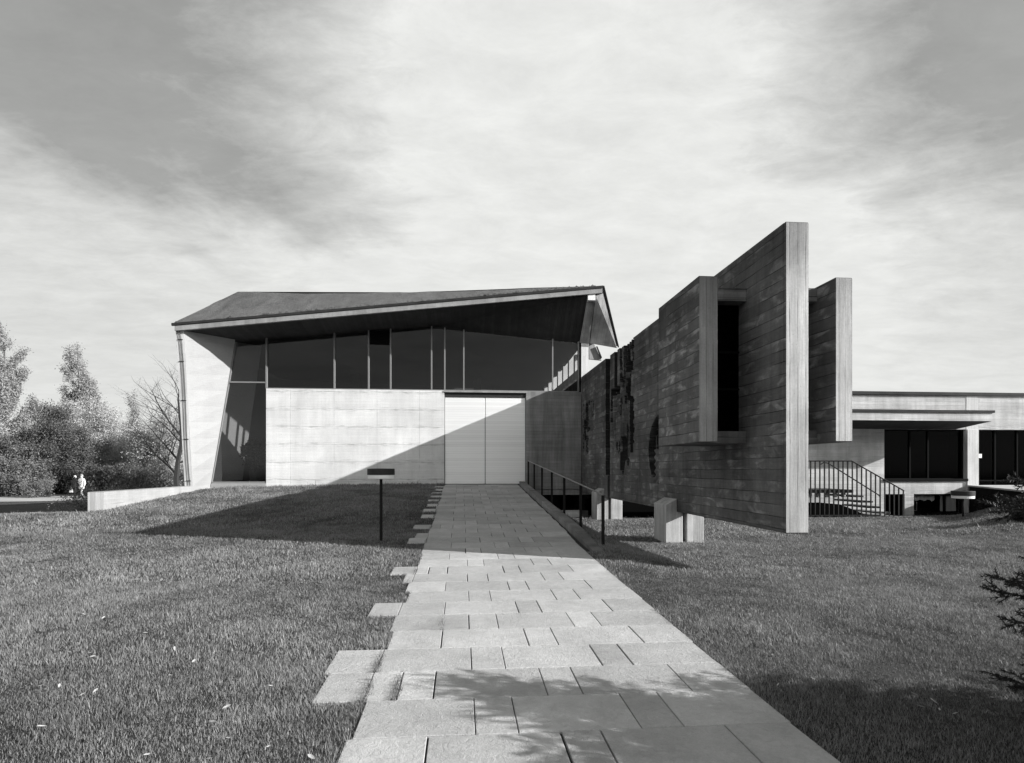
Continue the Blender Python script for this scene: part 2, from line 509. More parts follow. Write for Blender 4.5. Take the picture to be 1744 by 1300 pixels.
M['annex_pier'] = concrete('annex_pier_concrete', 'Z', 'X', base=0.52, rh=0.12, bw=9, con=0.10, stain=0.14, drip=0.1, joint=0.55, ms=0.005)
M['low_wall'] = concrete('low_wall_concrete', 'Y', 'Z', base=0.33, rh=0.30, bw=1.2, con=0.05, stain=0.15, drip=0.16, joint=0.7, ms=0.005)
M['low_wall_end'] = concrete('low_wall_end_concrete', 'Z', 'X', base=0.52, rh=0.12, bw=3, con=0.12, stain=0.15, drip=0.1, joint=0.55, ms=0.006)
M['kerb'] = concrete('kerb_concrete', 'Y', 'Z', base=0.20, rh=0.5, bw=1.9, con=0.1, stain=0.45, drip=0.3, joint=0.5)
M['black_metal'] = plain('black_painted_steel', 0.012, 0.6, 0.2, 14, 0.15)
M['dark_metal'] = plain('dark_metal', 0.035, 0.6, 0.2, 5, 0.2)
M['frame'] = plain('window_frame_metal', 0.20, 0.45, 0.08, 4, 0.5)
M['frame_dark'] = plain('dark_window_frame', 0.006, 0.8, 0.1, 4, 0.05)
M['rail'] = plain('worn_handrail_metal', 0.22, 0.35, 0.2, 9, 0.6, 0.4)
M['coping'] = plain('dark_coping_metal', 0.035, 0.7, 0.35, 2, 0.1)
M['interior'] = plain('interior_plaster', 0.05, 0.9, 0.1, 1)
M['interior_floor'] = plain('interior_floor', 0.05, 0.6, 0.2, 1)
M['interior_light'] = plain('interior_column_plaster', 0.72, 0.8, 0.05, 1)
M['terrace_shade'] = plain('shaded_terrace_wall', 0.015, 0.9, 0.3, 4, 0.02)  # shade of the terrace wall put into a near-black base colour
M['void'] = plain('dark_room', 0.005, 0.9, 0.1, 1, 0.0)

M['white_paint'] = plain('white_card', 0.75, 0.6, 0.05, 1)
M['pot'] = plain('dark_pot', 0.03, 0.6)
M['bark'] = plain('bark', 0.032, 0.95, 0.35, 9)
M['bark_pale'] = plain('pale_bark', 0.10, 0.95, 0.35, 6)
M['glass'] = glassmat('window_glass', 0.85)
M['glass_dark'] = glassmat('dark_window_glass', 0.25, 0.12)
M['leaf_poplar'] = leafmat('poplar_leaves', 0.34, 0.25)
M['leaf_dark'] = leafmat('dark_leaves', 0.12, 0.5)
M['leaf_ever'] = leafmat('evergreen_leaves', 0.014, 0.6, 0.05)
M['leaf_light'] = leafmat('pale_spring_leaves', 0.46, 0.25)
M['leaf_shrub'] = leafmat('shrub_leaves', 0.18, 0.4)
M['leaf_plant'] = leafmat('house_plant_leaves', 0.04, 0.4, 0.1)
M['needle'] = leafmat('spruce_needles', 0.022, 0.4, 0.05)
M['grass'] = leafmat('grass_blades', 0.23, 0.62, 0.3)
M['leaf_fallen'] = plain('fallen_leaf', 0.45, 0.6, 0.2, 30)
M['curtain'] = plain('net_curtain', 0.7, 0.9, 0.08, 3)
M['skin'] = plain('skin', 0.45, 0.6, 0.05)
M['hair_pale'] = plain('pale_hair', 0.55, 0.7, 0.1, 30)
M['hair'] = plain('grey_hair', 0.35, 0.7, 0.1, 30)
M['coat_dark'] = plain('dark_coat', 0.02, 0.9, 0.1)
M['coat_pale'] = plain('pale_coat', 0.62, 0.85, 0.08)
M['shoe'] = plain('shoe_leather', 0.03, 0.5)
M['bag'] = plain('pale_bag', 0.6, 0.7)


def mat_ground():
    m, w = new_mat('lawn_soil')
    tc = w.n('ShaderNodeTexCoord').outputs['Object']
    a = w.noise(tc, 1.1, 5, 0.6)
    b = w.noise(tc, 26, 5, 0.75)
    c3 = w.noise(tc, 130, 3, 0.7)
    c = w.m('MULTIPLY', 0.085, w.mapr(a, 0.3, 0.7, 0.8, 1.2, clamp=False))
    c = w.m('MULTIPLY', c, w.mapr(b, 0.3, 0.7, 0.55, 1.45, clamp=False))
    c = w.m('MULTIPLY', c, w.mapr(c3, 0.3, 0.7, 0.6, 1.4, clamp=False))
    return finish(m, w, c, 1.0, w.m('ADD', b, c3), 0.03, 0.1)


def mat_road():
    m, w = new_mat('pale_asphalt')
    tc = w.n('ShaderNodeTexCoord').outputs['Object']
    a = w.noise(tc, 0.35, 5, 0.6)
    c = w.m('MULTIPLY', 0.40, w.mapr(a, 0.3, 0.7, 0.85, 1.15, clamp=False))
    return finish(m, w, c, 0.9, w.noise(tc, 40, 4, 0.7), 0.004, 0.2)


def mat_paver():
    m, w = new_mat('paving_slab_concrete')
    tc = w.n('ShaderNodeTexCoord').outputs['Object']
    at = w.n('ShaderNodeAttribute', attribute_name='tone').outputs['Fac']
    a = w.noise(tc, 1.6, 5, 0.6)
    b = w.noise(tc, 22, 5, 0.7, 1.2)
    g = w.noise(tc, 150, 3, 0.7)
    c = w.m('MULTIPLY', 0.46, w.mapr(at, 0, 1, 0.82, 1.12))
    c = w.m('MULTIPLY', c, w.mapr(a, 0.3, 0.7, 0.84, 1.12, clamp=False))
    c = w.m('MULTIPLY', c, w.mapr(w.noise(tc, 5.5, 6, 0.7), 0.3, 0.7, 0.90, 1.08, clamp=False))
    c = w.m('MULTIPLY', c, w.mapr(b, 0.3, 0.7, 0.90, 1.10, clamp=False))
    c = w.m('MULTIPLY', c, w.mapr(g, 0.3, 0.7, 0.88, 1.12, clamp=False))
    h = w.m('ADD', w.m('MULTIPLY', b, 1.0), w.m('MULTIPLY', g, 0.35))
    return finish(m, w, c, 0.85, h, 0.010, 0.3)


def mat_roof():
    m, w = new_mat('mossy_roof_felt')
    tc = w.n('ShaderNodeTexCoord').outputs['Object']
    mp = w.n('ShaderNodeMapping', {0: tc, 2: (0, 0, 0.5), 3: (1.0, 0.25, 0.6)}).outputs[0]
    a = w.noise(mp, 1.3, 6, 0.65, 0.5)
    b = w.noise(tc, 9, 6, 0.75)
    g = w.noise(tc, 38, 4, 0.7)
    c = w.m('MULTIPLY', 0.145, w.mapr(a, 0.3, 0.7, 0.72, 1.30, clamp=False))
    c = w.m('MULTIPLY', c, w.mapr(b, 0.3, 0.7, 0.75, 1.25, clamp=False))
    c = w.m('MULTIPLY', c, w.mapr(g, 0.3, 0.7, 0.8, 1.2, clamp=False))
    return finish(m, w, c, 0.95, w.m('ADD', b, g), 0.05, 0.15)


def mat_door():
    m, w = new_mat('pale_boarded_door')
    tc = w.n('ShaderNodeTexCoord').outputs['Object']
    s = w.n('ShaderNodeSeparateXYZ', {0: tc})
    k = w.m('DIVIDE', s.outputs[2], 0.085)
    fr = w.m('FRACT', k)
    rid = w.n('ShaderNodeTexWhiteNoise', {'Vector': w.n('ShaderNodeCombineXYZ', {0: w.m('FLOOR', k), 1: 0.0, 2: 0.0}).outputs[0]}, noise_dimensions='3D').outputs[0]
    nz = w.noise(w.n('ShaderNodeMapping', {0: tc, 3: (0.8, 1, 30)}).outputs[0], 1.2, 4, 0.6)
    c = w.m('MULTIPLY', 0.86, w.mapr(rid, 0, 1, 0.93, 1.03))
    c = w.m('MULTIPLY', c, w.mapr(nz, 0.3, 0.7, 0.97, 1.03, clamp=False))
    groove = w.mapr(w.m('ABSOLUTE', w.m('SUBTRACT', fr, 0.5)), 0.44, 0.5, 1.0, 0.80)
    c = w.m('MULTIPLY', c, groove)
    return finish(m, w, w.m('MINIMUM', w.m('MULTIPLY', c, 1.12), 0.96), 0.60, groove, 0.006, 0.5, 0.80)


M['ground'] = mat_ground(); M['road'] = mat_road(); M['paver'] = mat_paver(); M['roof'] = mat_roof(); M['door'] = mat_door()

D = 21.5                                  # facade plane


# ------------------------------------------------------------------ terrain, path, road
def build_terrain():
    xs = np.unique(np.concatenate([np.array([-400, -250, -160, -110, -80, -60, -48, -40]), np.arange(-34, -12, 1.0), np.arange(-12, -9.2, 0.4),
                                   np.array([-9.14, -9.10, -9.05, -9.01]), np.arange(-8.8, 2.2, 0.3), np.arange(2.2, 3.8, 0.1), np.arange(3.8, 24, 0.4),
                                   np.array([26, 30, 40, 60, 100, 160, 250, 400])]))
    ys = np.unique(np.concatenate([np.array([-60, -30, -15, -8, -4]), np.arange(-2, 21.7, 0.3), np.array([21.7, 21.75, 21.8]), np.arange(22.2, 34, 0.8),
                                   np.array([34.01, 36, 40, 46, 52, 60, 75, 100, 150, 250, 400, 700])]))
    gx, gy = np.meshgrid(xs, ys)
    gz = ground_z(gx, gy)
    # gentle unevenness of the turf
    gz = gz + 0.012 * np.sin(gx * 1.7 + np.sin(gy)) * np.sin(gy * 1.3) * (np.abs(gx - 0.7) > 1.9) - 0.02
    v = np.stack([gx, gy, gz], -1).reshape(-1, 3)
    nx, ny = len(xs), len(ys)
    i = np.arange(nx - 1); j = np.arange(ny - 1)
    ii, jj = np.meshgrid(i, j)
    a = (jj * nx + ii).ravel()
    f = np.stack([a, a + 1, a + nx + 1, a + nx], -1).ravel()
    tag(np_mesh('ground', v, f, 4, M['ground'], smooth=True), kind='structure')
    # park road in the distance on the left
    mb = MB()
    z = -2.2 + CH + 0.004
    pts = [(-120, 33.0, 47.0), (-60, 37.0, 47.6), (-36, 40.3, 48.5), (-28, 42.0, 50.0), (-20, 45.0, 53.5), (-10, 49.0, 58.0), (10, 57, 66)]
    for (x0, a0, b0), (x1, a1, b1) in zip(pts[:-1], pts[1:]):
        mb.add([(x0, a0, z), (x1, a1, z), (x1, b1, z), (x0, b0, z)], [(0, 1, 2, 3)])
    tag(mb.build('road', M['road']), kind='structure')


RA = [-0.62, 0.075, 0.325, 1.04, 1.28, 2.05]
RB = [-0.62, -0.18, 0.565, 0.80, 1.52, 2.05]
random.seed(5)
PAV_LEFT = {}


def build_path():
    mb = MB(); tones = []
    gap = 0.0032
    n = -9
    ext = {1: -0.95, 2: -0.97, 5: -0.92, 8: -0.70, 9: -0.93, 14: -0.93, 15: -0.86, 17: -0.95, 20: -0.93, 22: -0.95, 24: -0.93, 26: -0.95, 28: -0.9, 30: -0.93, 32: -0.85, 34: -0.9}
    while True:
        y0 = 3.29 + 0.5 * n
        if y0 >= 21.4: break
        y1 = min(y0 + 0.5, 21.44)
        js = list(RA if n % 2 == 0 else RB)
        js[-1] = min(2.05, 1.925 + 0.014 * (y0 - 3.0))
        if n in (1, 9, 17, 25): js.insert(1, -0.43)
        if n in ext:
            js = [ext[n]] + js
        js = [js[0] + random.uniform(-0.03, 0.03)] + [j + random.uniform(-0.012, 0.012) for j in js[1:-1]] + [js[-1] + random.uniform(-0.015, 0.015)]
        PAV_LEFT[n] = js[0]
        for a, b in zip(js[:-1], js[1:]):
            g = gap + (random.random() < 0.22) * 0.004
            dz = random.uniform(-0.0016, 0.0016)
            z0 = float(path_z(y0)) + dz; z1 = float(path_z(y1)) + dz
            t0 = random.uniform(-0.001, 0.001)
            xa, xb, ya, yb = a + g, b - g, y0 + g * .8, y1 - g * .8
            c = 0.0035
            b0 = len(mb.v)
            mb.hexa([(xa, ya, z0 - 0.06), (xb, ya, z0 - 0.06), (xb, yb, z1 - 0.06), (xa, yb, z1 - 0.06),
                     (xa, ya, z0 - c), (xb, ya, z0 - c), (xb, yb, z1 - c), (xa, yb, z1 - c)])
            # chamfered top
            mb.f.pop(b0 // 1 * 0 - 5) if False else None
            k = len(mb.v)
            mb.v += [(xa + c, ya + c, z0 + t0), (xb - c, ya + c, z0 - t0), (xb - c, yb - c, z1 - t0), (xa + c, yb - c, z1 + t0)]
            q = k - 4
            for f in ((q, q + 1, k + 1, k), (q + 1, q + 2, k + 2, k + 1), (q + 2, q + 3, k + 3, k + 2), (q + 3, q, k, k + 3), (k, k + 1, k + 2, k + 3)):
                mb.f.append(f); mb.mi.append(0)
            tones += [random.random()] * (len(mb.v) - b0)
        n += 1
    o = mb.build('path', M['paver'], fix=False)
    at = o.data.attributes.new('tone', 'FLOAT', 'POINT')
    at.data.foreach_set('value', tones)
    tag(o, kind='structure')
    # kerb along the raised part of the ramp
    kb = MB()
    ys = np.arange(9.3, 21.46, 0.4)
    for a, b in zip(ys[:-1], ys[1:]):
        za, zb = float(path_z(a)), float(path_z(b))
        ha, hb = min(0.12, 0.02 + (a - 9.3) * 0.07), min(0.12, 0.02 + (b - 9.3) * 0.07)
        kb.hexa([(2.085, a, za - 1.3), (2.30, a, za - 1.3), (2.30, b, zb - 1.3), (2.085, b, zb - 1.3),
                 (2.10, a, za + ha), (2.285, a, za + ha), (2.285, b, zb + hb), (2.10, b, zb + hb)])
    me = kb.build('kerb', M['kerb'])
    tag(me, kind='structure')


build_terrain()
build_path()


# ------------------------------------------------------------------ the long free-standing wall
XW0, XW1 = 4.43, 4.76
YW0 = 7.75
ZB, ZT = -0.891 + CH, 3.386 + CH


def bars(Yv, z, y0, y1, seed):
    """ragged vertical bars of different depth, broken up along their height"""
    r = random.Random(seed)
    out = np.zeros_like(Yv)
    y = y0
    wig = 0.035 * np.sin(z * 4.3 + seed) + 0.012 * np.sin(z * 37)
    while y < y1:
        wd = r.choice((.07, .10, .14, .20))
        zz = -1.2
        last = None
        while zz < 3.6:
            ln = r.uniform(.18, 1.1)
            dep = r.choice((.010, .03, .05, .07, .10, .15, .15))
            m = (Yv + wig >= y) & (Yv + wig < y + wd) & (z >= zz) & (z < zz + ln)
            out = np.where(m, dep, out)
            zz += ln
        y += wd
    return out + 0.012 * np.sin(Yv * 63 + z * 9) * np.sin(z * 51)


def relief_depth(Yv, Zv):
    """depth of the carved reliefs in the left face; Z here relative to the eye"""
    z = Zv - CH
    d = np.zeros_like(Yv)

    def streak(f, sy, ph=0.0):
        return np.sin(Yv * f + ph + 1.3 * np.sin(z * sy + ph * 2))
    rag = 0.06 * np.sin(z * 17) + 0.05 * np.sin(z * 41 + Yv * 9) + 0.03 * np.sin(z * 71)
    # small relief nearest the hall
    m = (Yv > 19.45 + rag) & (Yv < 21.1 + rag) & (z < 2.30 + rag) & (z > 0.55 + 0.5 * (Yv < 20.2) + rag)
    m &= ~((Yv < 20.35 + rag) & (z < 1.35 + rag))
    d = np.where(m, bars(Yv, z, 19.2, 21.3, 4), d)
    # tall dark slot
    m = (Yv > 17.28 + 0.015 * np.sin(z * 9)) & (Yv < 17.78 + 0.02 * np.sin(z * 13)) & (z > -0.2)
    d = np.where(m, 0.15, d)
    m = (Yv > 17.28) & (Yv < 17.52) & (z <= -0.2)
    d = np.where(m, 0.10, d)
    # the big figure of vertical ribs
    low = 0.35 + 0.35 * np.sin(Yv * 3.1) + 0.2 * np.sin(Yv * 11)
    left = 17.16 - 0.75 * (z > 2.35) - 0.25 * np.clip(z - 2.0, 0, 0.35) / 0.35 + 0.03 * np.sin(z * 19)
    m = (Yv > 14.85 + rag * 0.7) & (Yv < left) & (z > low)
    d = np.where(m, bars(Yv, z, 14.6, 17.3, 9), d)
    m = (Yv > 15.75) & (Yv < 16.1) & (z > -0.05) & (z < 0.9)
    d = np.where(m, 0.11, d)
    m = (Yv > 14.9) & (Yv < 15.2) & (z > 0.42) & (z < 1.9)
    d = np.where(m, 0.12, d)
    m = (Yv > 15.2) & (Yv < 15.55) & (z > 1.85) & (z < 2.45)
    d = np.where(m, 0.14, d)
    m = (Yv > 16.45) & (Yv < 16.72) & (z > 2.2) & (z < 3.4)
    d = np.where(m, 0.14, d)
    m = (Yv > 16.6) & (Yv < 17.1) & (z > 2.15) & (z < 2.35)
    d = np.where(m, 0.14, d)
    m = (Yv > 16.0) & (Yv < 16.2) & (z > 1.5) & (z < 2.0)
    d = np.where(m, 0.13, d)
    # sickle-shaped slot
    yy = (Yv - 12.90) / 0.70
    zc = (z - 0.42) / 0.76
    m = (yy > 0) & (yy ** 2 + zc ** 2 < 1 + 0.03 * np.sin(z * 33)) & (Yv < 13.72)
    d = np.where(m, 0.13 + 0.025 * np.sin(Yv * 31 + 3 * np.sin(z * 17)) + 0.02 * np.sin(z * 47), d)
    m = (yy > 0.02) & (yy < 0.52) & (z > -0.36) & (z < 0.44)
    d = np.where(m, 0.035 + 0.02 * np.sin(z * 39 + Yv * 20), d)
    m = (yy > 0.28) & (yy < 0.36) & (z > 0.35) & (z < 0.75)
    d = np.where(m, 0.02, d)
    d = np.where(d > 0.09, d * 1.65, d)
    # board unevenness
    board = np.floor((z + 10) / 0.155)
    d = d + 0.003 * np.sin(board * 12.9898 + np.floor(Yv / 3.4 + board * 0.37) * 4.1)
    return d


def build_long_wall():
    root = empty('freestanding_wall', (4.6, YW0, float(ground_z(4.6, YW0))))
    tag(root, 'long dark board-marked concrete wall floating above the lawn, ending in a tall sunlit edge', 'wall')
    ys = np.concatenate([np.arange(YW0, 12.6, 0.06), np.arange(12.6, 21.35, 0.02), [21.46]])
    zs = np.concatenate([np.arange(ZB, ZT - 0.01, 0.025), [ZT]])
    gy, gz = np.meshgrid(ys, zs)
    dx = relief_depth(gy, gz)
    gx = XW0 + dx
    v = np.stack([gx, gy, gz], -1).reshape(-1, 3)
    ny, nz = len(ys), len(zs)
    ii, jj = np.meshgrid(np.arange(ny - 1), np.arange(nz - 1))
    a = (jj * ny + ii).ravel()
    f = [np.stack([a, a + ny, a + ny + 1, a + 1], -1)]
    # skirts back to the core
    base = len(v)
    core = 4.70
    top = np.stack([np.full(ny, core), ys, np.full(ny, ZT)], -1)
    bot = np.stack([np.full(ny, core), ys, np.full(ny, ZB)], -1)
    k = np.arange(ny - 1)
    t0 = (nz - 1) * ny
    f.append(np.stack([t0 + k, base + k, base + k + 1, t0 + k + 1], -1))
    f.append(np.stack([k, k + 1, base + ny + k + 1, base + ny + k], -1))
    fro = np.stack([np.full(nz, core), np.full(nz, ys[0]), zs], -1)
    kk = np.arange(nz - 1)
    b2 = base + 2 * ny
    f.append(np.stack([kk * ny, b2 + kk, b2 + kk + 1, (kk + 1) * ny], -1))
    allv = np.concatenate([v, top, bot, fro])
    allf = np.concatenate(f).ravel()
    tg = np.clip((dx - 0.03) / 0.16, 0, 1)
    for sh in (1, -1):      # spread the painted shade of the cuts onto their reveals
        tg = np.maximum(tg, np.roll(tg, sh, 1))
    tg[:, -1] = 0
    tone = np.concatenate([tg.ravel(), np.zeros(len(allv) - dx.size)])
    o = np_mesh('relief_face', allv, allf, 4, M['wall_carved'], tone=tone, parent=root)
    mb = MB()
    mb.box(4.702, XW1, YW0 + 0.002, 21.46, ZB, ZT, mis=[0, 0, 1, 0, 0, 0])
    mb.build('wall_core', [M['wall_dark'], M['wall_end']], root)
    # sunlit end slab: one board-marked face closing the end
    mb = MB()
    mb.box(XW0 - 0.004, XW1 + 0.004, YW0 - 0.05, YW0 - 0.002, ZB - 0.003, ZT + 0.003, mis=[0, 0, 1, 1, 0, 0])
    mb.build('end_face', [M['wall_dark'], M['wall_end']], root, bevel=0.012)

    # left and right projecting boxes
    def side_box(x0, x1, xin, y0, y1, z0, z1, sgn, front):
        b = MB()
        b.box(x0, x1, y0, y1, z0, z1, mis=[0, 0, 1, 0, 0, 0])
        o = b.build('side_box', [M['box_side'], front], root, bevel=0.010)
        lo, hi = (x1, xin) if sgn < 0 else (xin, x0)
        lo += 0.001; hi -= 0.001
        yi = y0 + 0.44
        c = MB()
        c.box(lo, hi, yi, y1 - 0.02, z0 + 0.003, z0 + 0.19)
        c.box(lo, hi, yi, y1 - 0.02, z1 - 0.23, z1 - 0.028)
        c.box(lo, hi, y1 - 0.30, y1 - 0.022, z0 + 0.192, z1 - 0.232)
        c.build('niche_frame', [M['wall_dark']], o)
        g = MB()
        g.box(lo + 0.001, hi - 0.001, yi + 0.25, yi + 0.27, z0 + 0.191, z1 - 0.231)
        g.build('pane', [M['glass_dark']], o)
        fr = MB()
        for t in (0.33, 0.62):
            zz = z0 + 0.19 + t * (z1 - z0 - 0.42)
            fr.box(lo + 0.002, hi - 0.002, yi + 0.22, yi + 0.248, zz, zz + 0.03)
        fr.build('glazing_bar', [M['frame_dark']], o)
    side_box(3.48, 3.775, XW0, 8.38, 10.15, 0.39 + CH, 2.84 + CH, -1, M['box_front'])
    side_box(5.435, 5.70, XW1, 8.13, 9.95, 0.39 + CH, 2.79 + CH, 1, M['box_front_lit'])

    # supports: two pairs of notched blocks clamping the foot of the wall
    for y0, yl in ((11.77, 0.74), (17.95, 0.74)):
        gzv = float(ground_z(4.5, y0)) - 0.4
        for s in (-1, 1):
            cx = 4.595
            xi, xm, xo = cx + s * 0.045, cx + s * 0.169, cx + s * 0.405
            poly = [(xi, y0, gzv), (xo, y0, gzv), (xo, y0, -0.755 + CH), (xm, y0, -0.625 + CH), (xm, y0, ZB - 0.004), (xi, y0, ZB - 0.004)]
            b = MB().prism(poly, (0, yl, 0))
            b.build('support_block', [M['support']], root, bevel=0.008)


build_long_wall()


# ------------------------------------------------------------------ the hall
ZS = 2.833 + CH                     # sill line of the clerestory
ZF = -0.58 + CH                     # floor


def wing_x(Y, z):
    return -8.8 + 0.1667 * (z - CH + 0.5) + 0.09 * (Y - 21.5)


def build_hall():
    root = empty('concrete_hall', (0, D, ZF))
    tag(root, 'low concrete and glass hall with overhanging mossy roof and pale double door', 'building')
    XL = W(453, 700, Y=D).x; XD0 = W(756.5, 740, Y=D).x; XD1 = W(896, 740, Y=D).x
    ZD = W(826, 676, Y=D).z; ZH = W(826, 666.5, Y=D).z
    # walls either side of the door
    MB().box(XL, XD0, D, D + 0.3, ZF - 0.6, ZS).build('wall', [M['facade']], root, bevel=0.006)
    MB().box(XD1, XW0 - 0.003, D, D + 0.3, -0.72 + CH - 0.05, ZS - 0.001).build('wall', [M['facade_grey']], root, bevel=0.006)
    # plinth and the dark cellar opening right of the ramp
    p = MB()
    p.box(XD1 + 0.06, XW0 + 0.6, D + 0.06, D + 0.3, -0.98 + CH, -0.772 + CH)
    p.box(XD1 + 0.06, XD1 + 0.45, D + 0.06, D + 0.3, -2.2 + CH, -0.982 + CH)
    p.build('plinth', [M['facade_grey']], root)
    c = MB()
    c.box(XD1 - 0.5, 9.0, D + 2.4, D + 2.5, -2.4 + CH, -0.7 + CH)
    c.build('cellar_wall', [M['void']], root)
    MB().box(2.9, 4.4, D + 0.10, D + 0.22, -1.86 + CH, -1.56 + CH).build('cellar_sill', [M['annex']], root)
    MB().box(2.7, 4.9, D + 0.19, D + 0.21, -1.56 + CH, -0.982 + CH).build('cellar_pane', [M['glass_dark']], root)
    # header and doors
    MB().box(XD0 + 0.002, XD1 - 0.002, D + 0.05, D + 0.28, ZD, ZS - 0.06).build('door_header', [M['dark_metal']], root)
    MB().box(XD0 - 0.004, XD1 + 0.004, D - 0.03, D + 0.04, ZS - 0.058, ZS - 0.002).build('lintel', [M['fascia']], root)
    xm = W(826.5, 740, Y=D).x
    for a, b in ((XD0 + 0.03, xm - 0.012), (xm + 0.012, XD1 - 0.03)):
        dr = MB().box(a, b, D + 0.07, D + 0.12, ZF + 0.012, ZD - 0.02).build('door', [M['door']], root, bevel=0.004)
    MB().box(XD0 + 0.003, XD0 + 0.028, D + 0.03, D + 0.2, ZF, ZD - 0.002).box(XD1 - 0.028, XD1 - 0.003, D + 0.03, D + 0.2, ZF, ZD - 0.002) \
        .box(XD0 + 0.003, XD1 - 0.003, D + 0.031, D + 0.199, ZD - 0.0019, ZD - 0.0005) \
        .build('door_frame', [M['frame']], root)
    MB().box(xm - 0.011, xm + 0.011, D + 0.09, D + 0.11, ZF + 0.012, ZD - 0.02).build('door_seal', [M['dark_metal']], root)

    # glazing -------------------------------------------------------
    G0 = W(400, 582, Y=D); G1 = W(730, 557, Y=D); G2 = W(987, 584, Y=D)

    def top_z(x):
        return np.interp(x, [G0.x, G1.x, G2.x], [G0.z, G1.z, G2.z])
    gy = D + 0.10
    cuts = [453, 569, 627.5, 665, 735, 757.5, 790, 941.5, 985.5]
    xs = [W(p, 640, Y=D).x for p in cuts]
    for a, b in zip(xs[:-1], xs[1:]):
        w_ = MB()
        zt0, zt1 = float(top_z(a)), float(top_z(b))
        pts = [(a + .02, gy, ZS + .04), (b - .02, gy, ZS + .04), (b - .02, gy, zt1)]
        if a < G1.x < b: pts.append((G1.x, gy, G1.z))
        pts.append((a + .02, gy, zt0))
        w_.prism(pts, (0, 0.012, 0))
        w_.build('window', [M['glass']], root)
    for x in xs:
        MB().box(x - 0.024, x + 0.024, D + 0.02, D + 0.12, ZS + 0.035, float(top_z(x)) + 0.05).build('mullion', [M['frame']], root)
    MB().box(xs[-1] + 0.025, XW0 - 0.002, D + 0.0, D + 0.12, ZS, G2.z + 0.02).build('corner_post', [M['frame_dark']], root)
    MB().box(XL - 0.02, xs[-1], D + 0.015, D + 0.14, ZS + 0.001, ZS + 0.034).build('window_sill', [M['frame']], root)
    # ventilation louvre
    xa, xb = W(630, 570, Y=D).x, W(663, 570, Y=D).x
    lv = MB()
    zb = W(646, 586, Y=D).z; zt = float(top_z(xa))
    lv.box(xa, xb, D + 0.03, D + 0.09, zb, zt + 0.03)
    k = zb + 0.02
    while k < zt:
        lv.box(xa + 0.02, xb - 0.02, D + 0.01, D + 0.028, k, k + 0.03); k += 0.06
    lv.build('louvre', [M['frame_dark']], root)
    # tall slanted window at the left
    B0 = W(358.5, 822, Y=D); B1 = Vector((XL, D, B0.z))
    tw = MB()
    tw.prism([(B0.x, gy, B0.z), (XL - .025, gy, B0.z), (XL - .025, gy, float(top_z(XL))), (G0.x, gy, G0.z)], (0, 0.012, 0))
    tall = tw.build('tall_window', [M['glass']], root)
    f = MB()
    f.prism([(B0.x - .03, D + .02, B0.z), (B0.x + .035, D + .02, B0.z), (G0.x + .035, D + .02, G0.z), (G0.x - .03, D + .02, G0.z)], (0, .09, 0))
    f.box(B0.x + .04, XL - .02, D + .02, D + .11, B0.z - 0.03, B0.z + 0.03)
    zt = W(430, 651, Y=D).z
    t = (zt - B0.z) / (G0.z - B0.z)
    f.box(B0.x + (G0.x - B0.x) * t + .04, XL - .026, D + .03, D + .1, zt - .025, zt + .025)
    f.build('window_frame', [M['frame']], tall)
    MB().box(wing_x(D, B0.z) + 0.02, XL - 0.002, D - 0.02, D + 0.3, ZF - 0.7, B0.z - 0.032).build('window_plinth', [M['wing']], root)

    # wing wall ----------------------------------------------------
    zb = -0.59 + CH
    F0 = Vector((-8.92, 20.4, zb)); F1 = Vector(W(313, 560, Y=20.22))
    th = 0.26
    yend = 23.65
    Bq = Vector((-8.8, D, zb)); Tq = Vector(G0) + (Vector(G0) - Vector(B0)).normalized() * 0.45
    F1u = F1 + (F1 - F0).normalized() * 0.12
    wg = MB()
    N = 10
    def face(a0, a1, b0, b1, mi=0, flip=False):
        for k in range(N):
            t0, t1 = k / N, (k + 1) / N
            q = [a0.lerp(a1, t0), b0.lerp(b1, t0), b0.lerp(b1, t1), a0.lerp(a1, t1)]
            wg.add(q, [(3, 2, 1, 0) if flip else (0, 1, 2, 3)], mi)
    dn = Vector((0, 0, -.7)); o_ = Vector((-th, 0, 0))
    face(F0, F1u, Bq, Tq, 0)
    face(F0 + o_, F1u + o_, Bq + o_, Tq + o_, 0, True)
    face(F0 + o_, F1u + o_, F0, F1u, 1)
    face(Bq, Tq, Bq + o_, Tq + o_, 0)
    for p_, q_ in ((F0, Bq),):
        wg.add([p_ + dn, q_ + dn, q_, p_], [(0, 1, 2, 3)], 0)
        wg.add([p_ + dn + o_, q_ + dn + o_, q_ + o_, p_ + o_], [(3, 2, 1, 0)], 0)
        wg.add([p_ + dn + o_, p_ + dn, p_, p_ + o_], [(0, 1, 2, 3)], 1)
    wg.add([F1u, Tq, Tq + o_, F1u + o_], [(0, 1, 2, 3)], 0)
    wg.build('wing_wall', [M['wing'], M['wing_end']], root)
    iw = MB()
    P1b = W(413, 818, Y=24.1); P1t = W(446, 588, Y=24.1)
    iw.prism([(-9.80, 22.3, ZF), tuple(P1b), tuple(P1t), (-9.0, 22.3, P1t.z + .1)], (-.1, .16, 0))
    iw.build('inner_wall', [M['wing']], root)
    # thin cable and fixings on the edge of the wing wall
    dp = MB()
    A = F0 + Vector((-.15, -0.012, 0.02)); Bp = F1 + Vector((-.15, -0.012, -0.05))
    pts = [A.lerp(Bp, t) + Vector((-0.04 * (t > 0.93) - 0.02 * math.sin(t * 7), 0, 0)) for t in np.linspace(0, 1, 14)]
    dp.tube(pts, 0.006, 5)
    pts2 = [p + Vector((0.07, 0, 0)) for p in pts]
    dp.tube(pts2, 0.007, 5)
    for t in (0.03, 0.30, 0.55, 0.80, 0.94):
        q = A.lerp(Bp, t)
        dp.box(q.x - 0.05, q.x + 0.10, q.y - 0.008, q.y + 0.03, q.z - 0.012, q.z + 0.012)
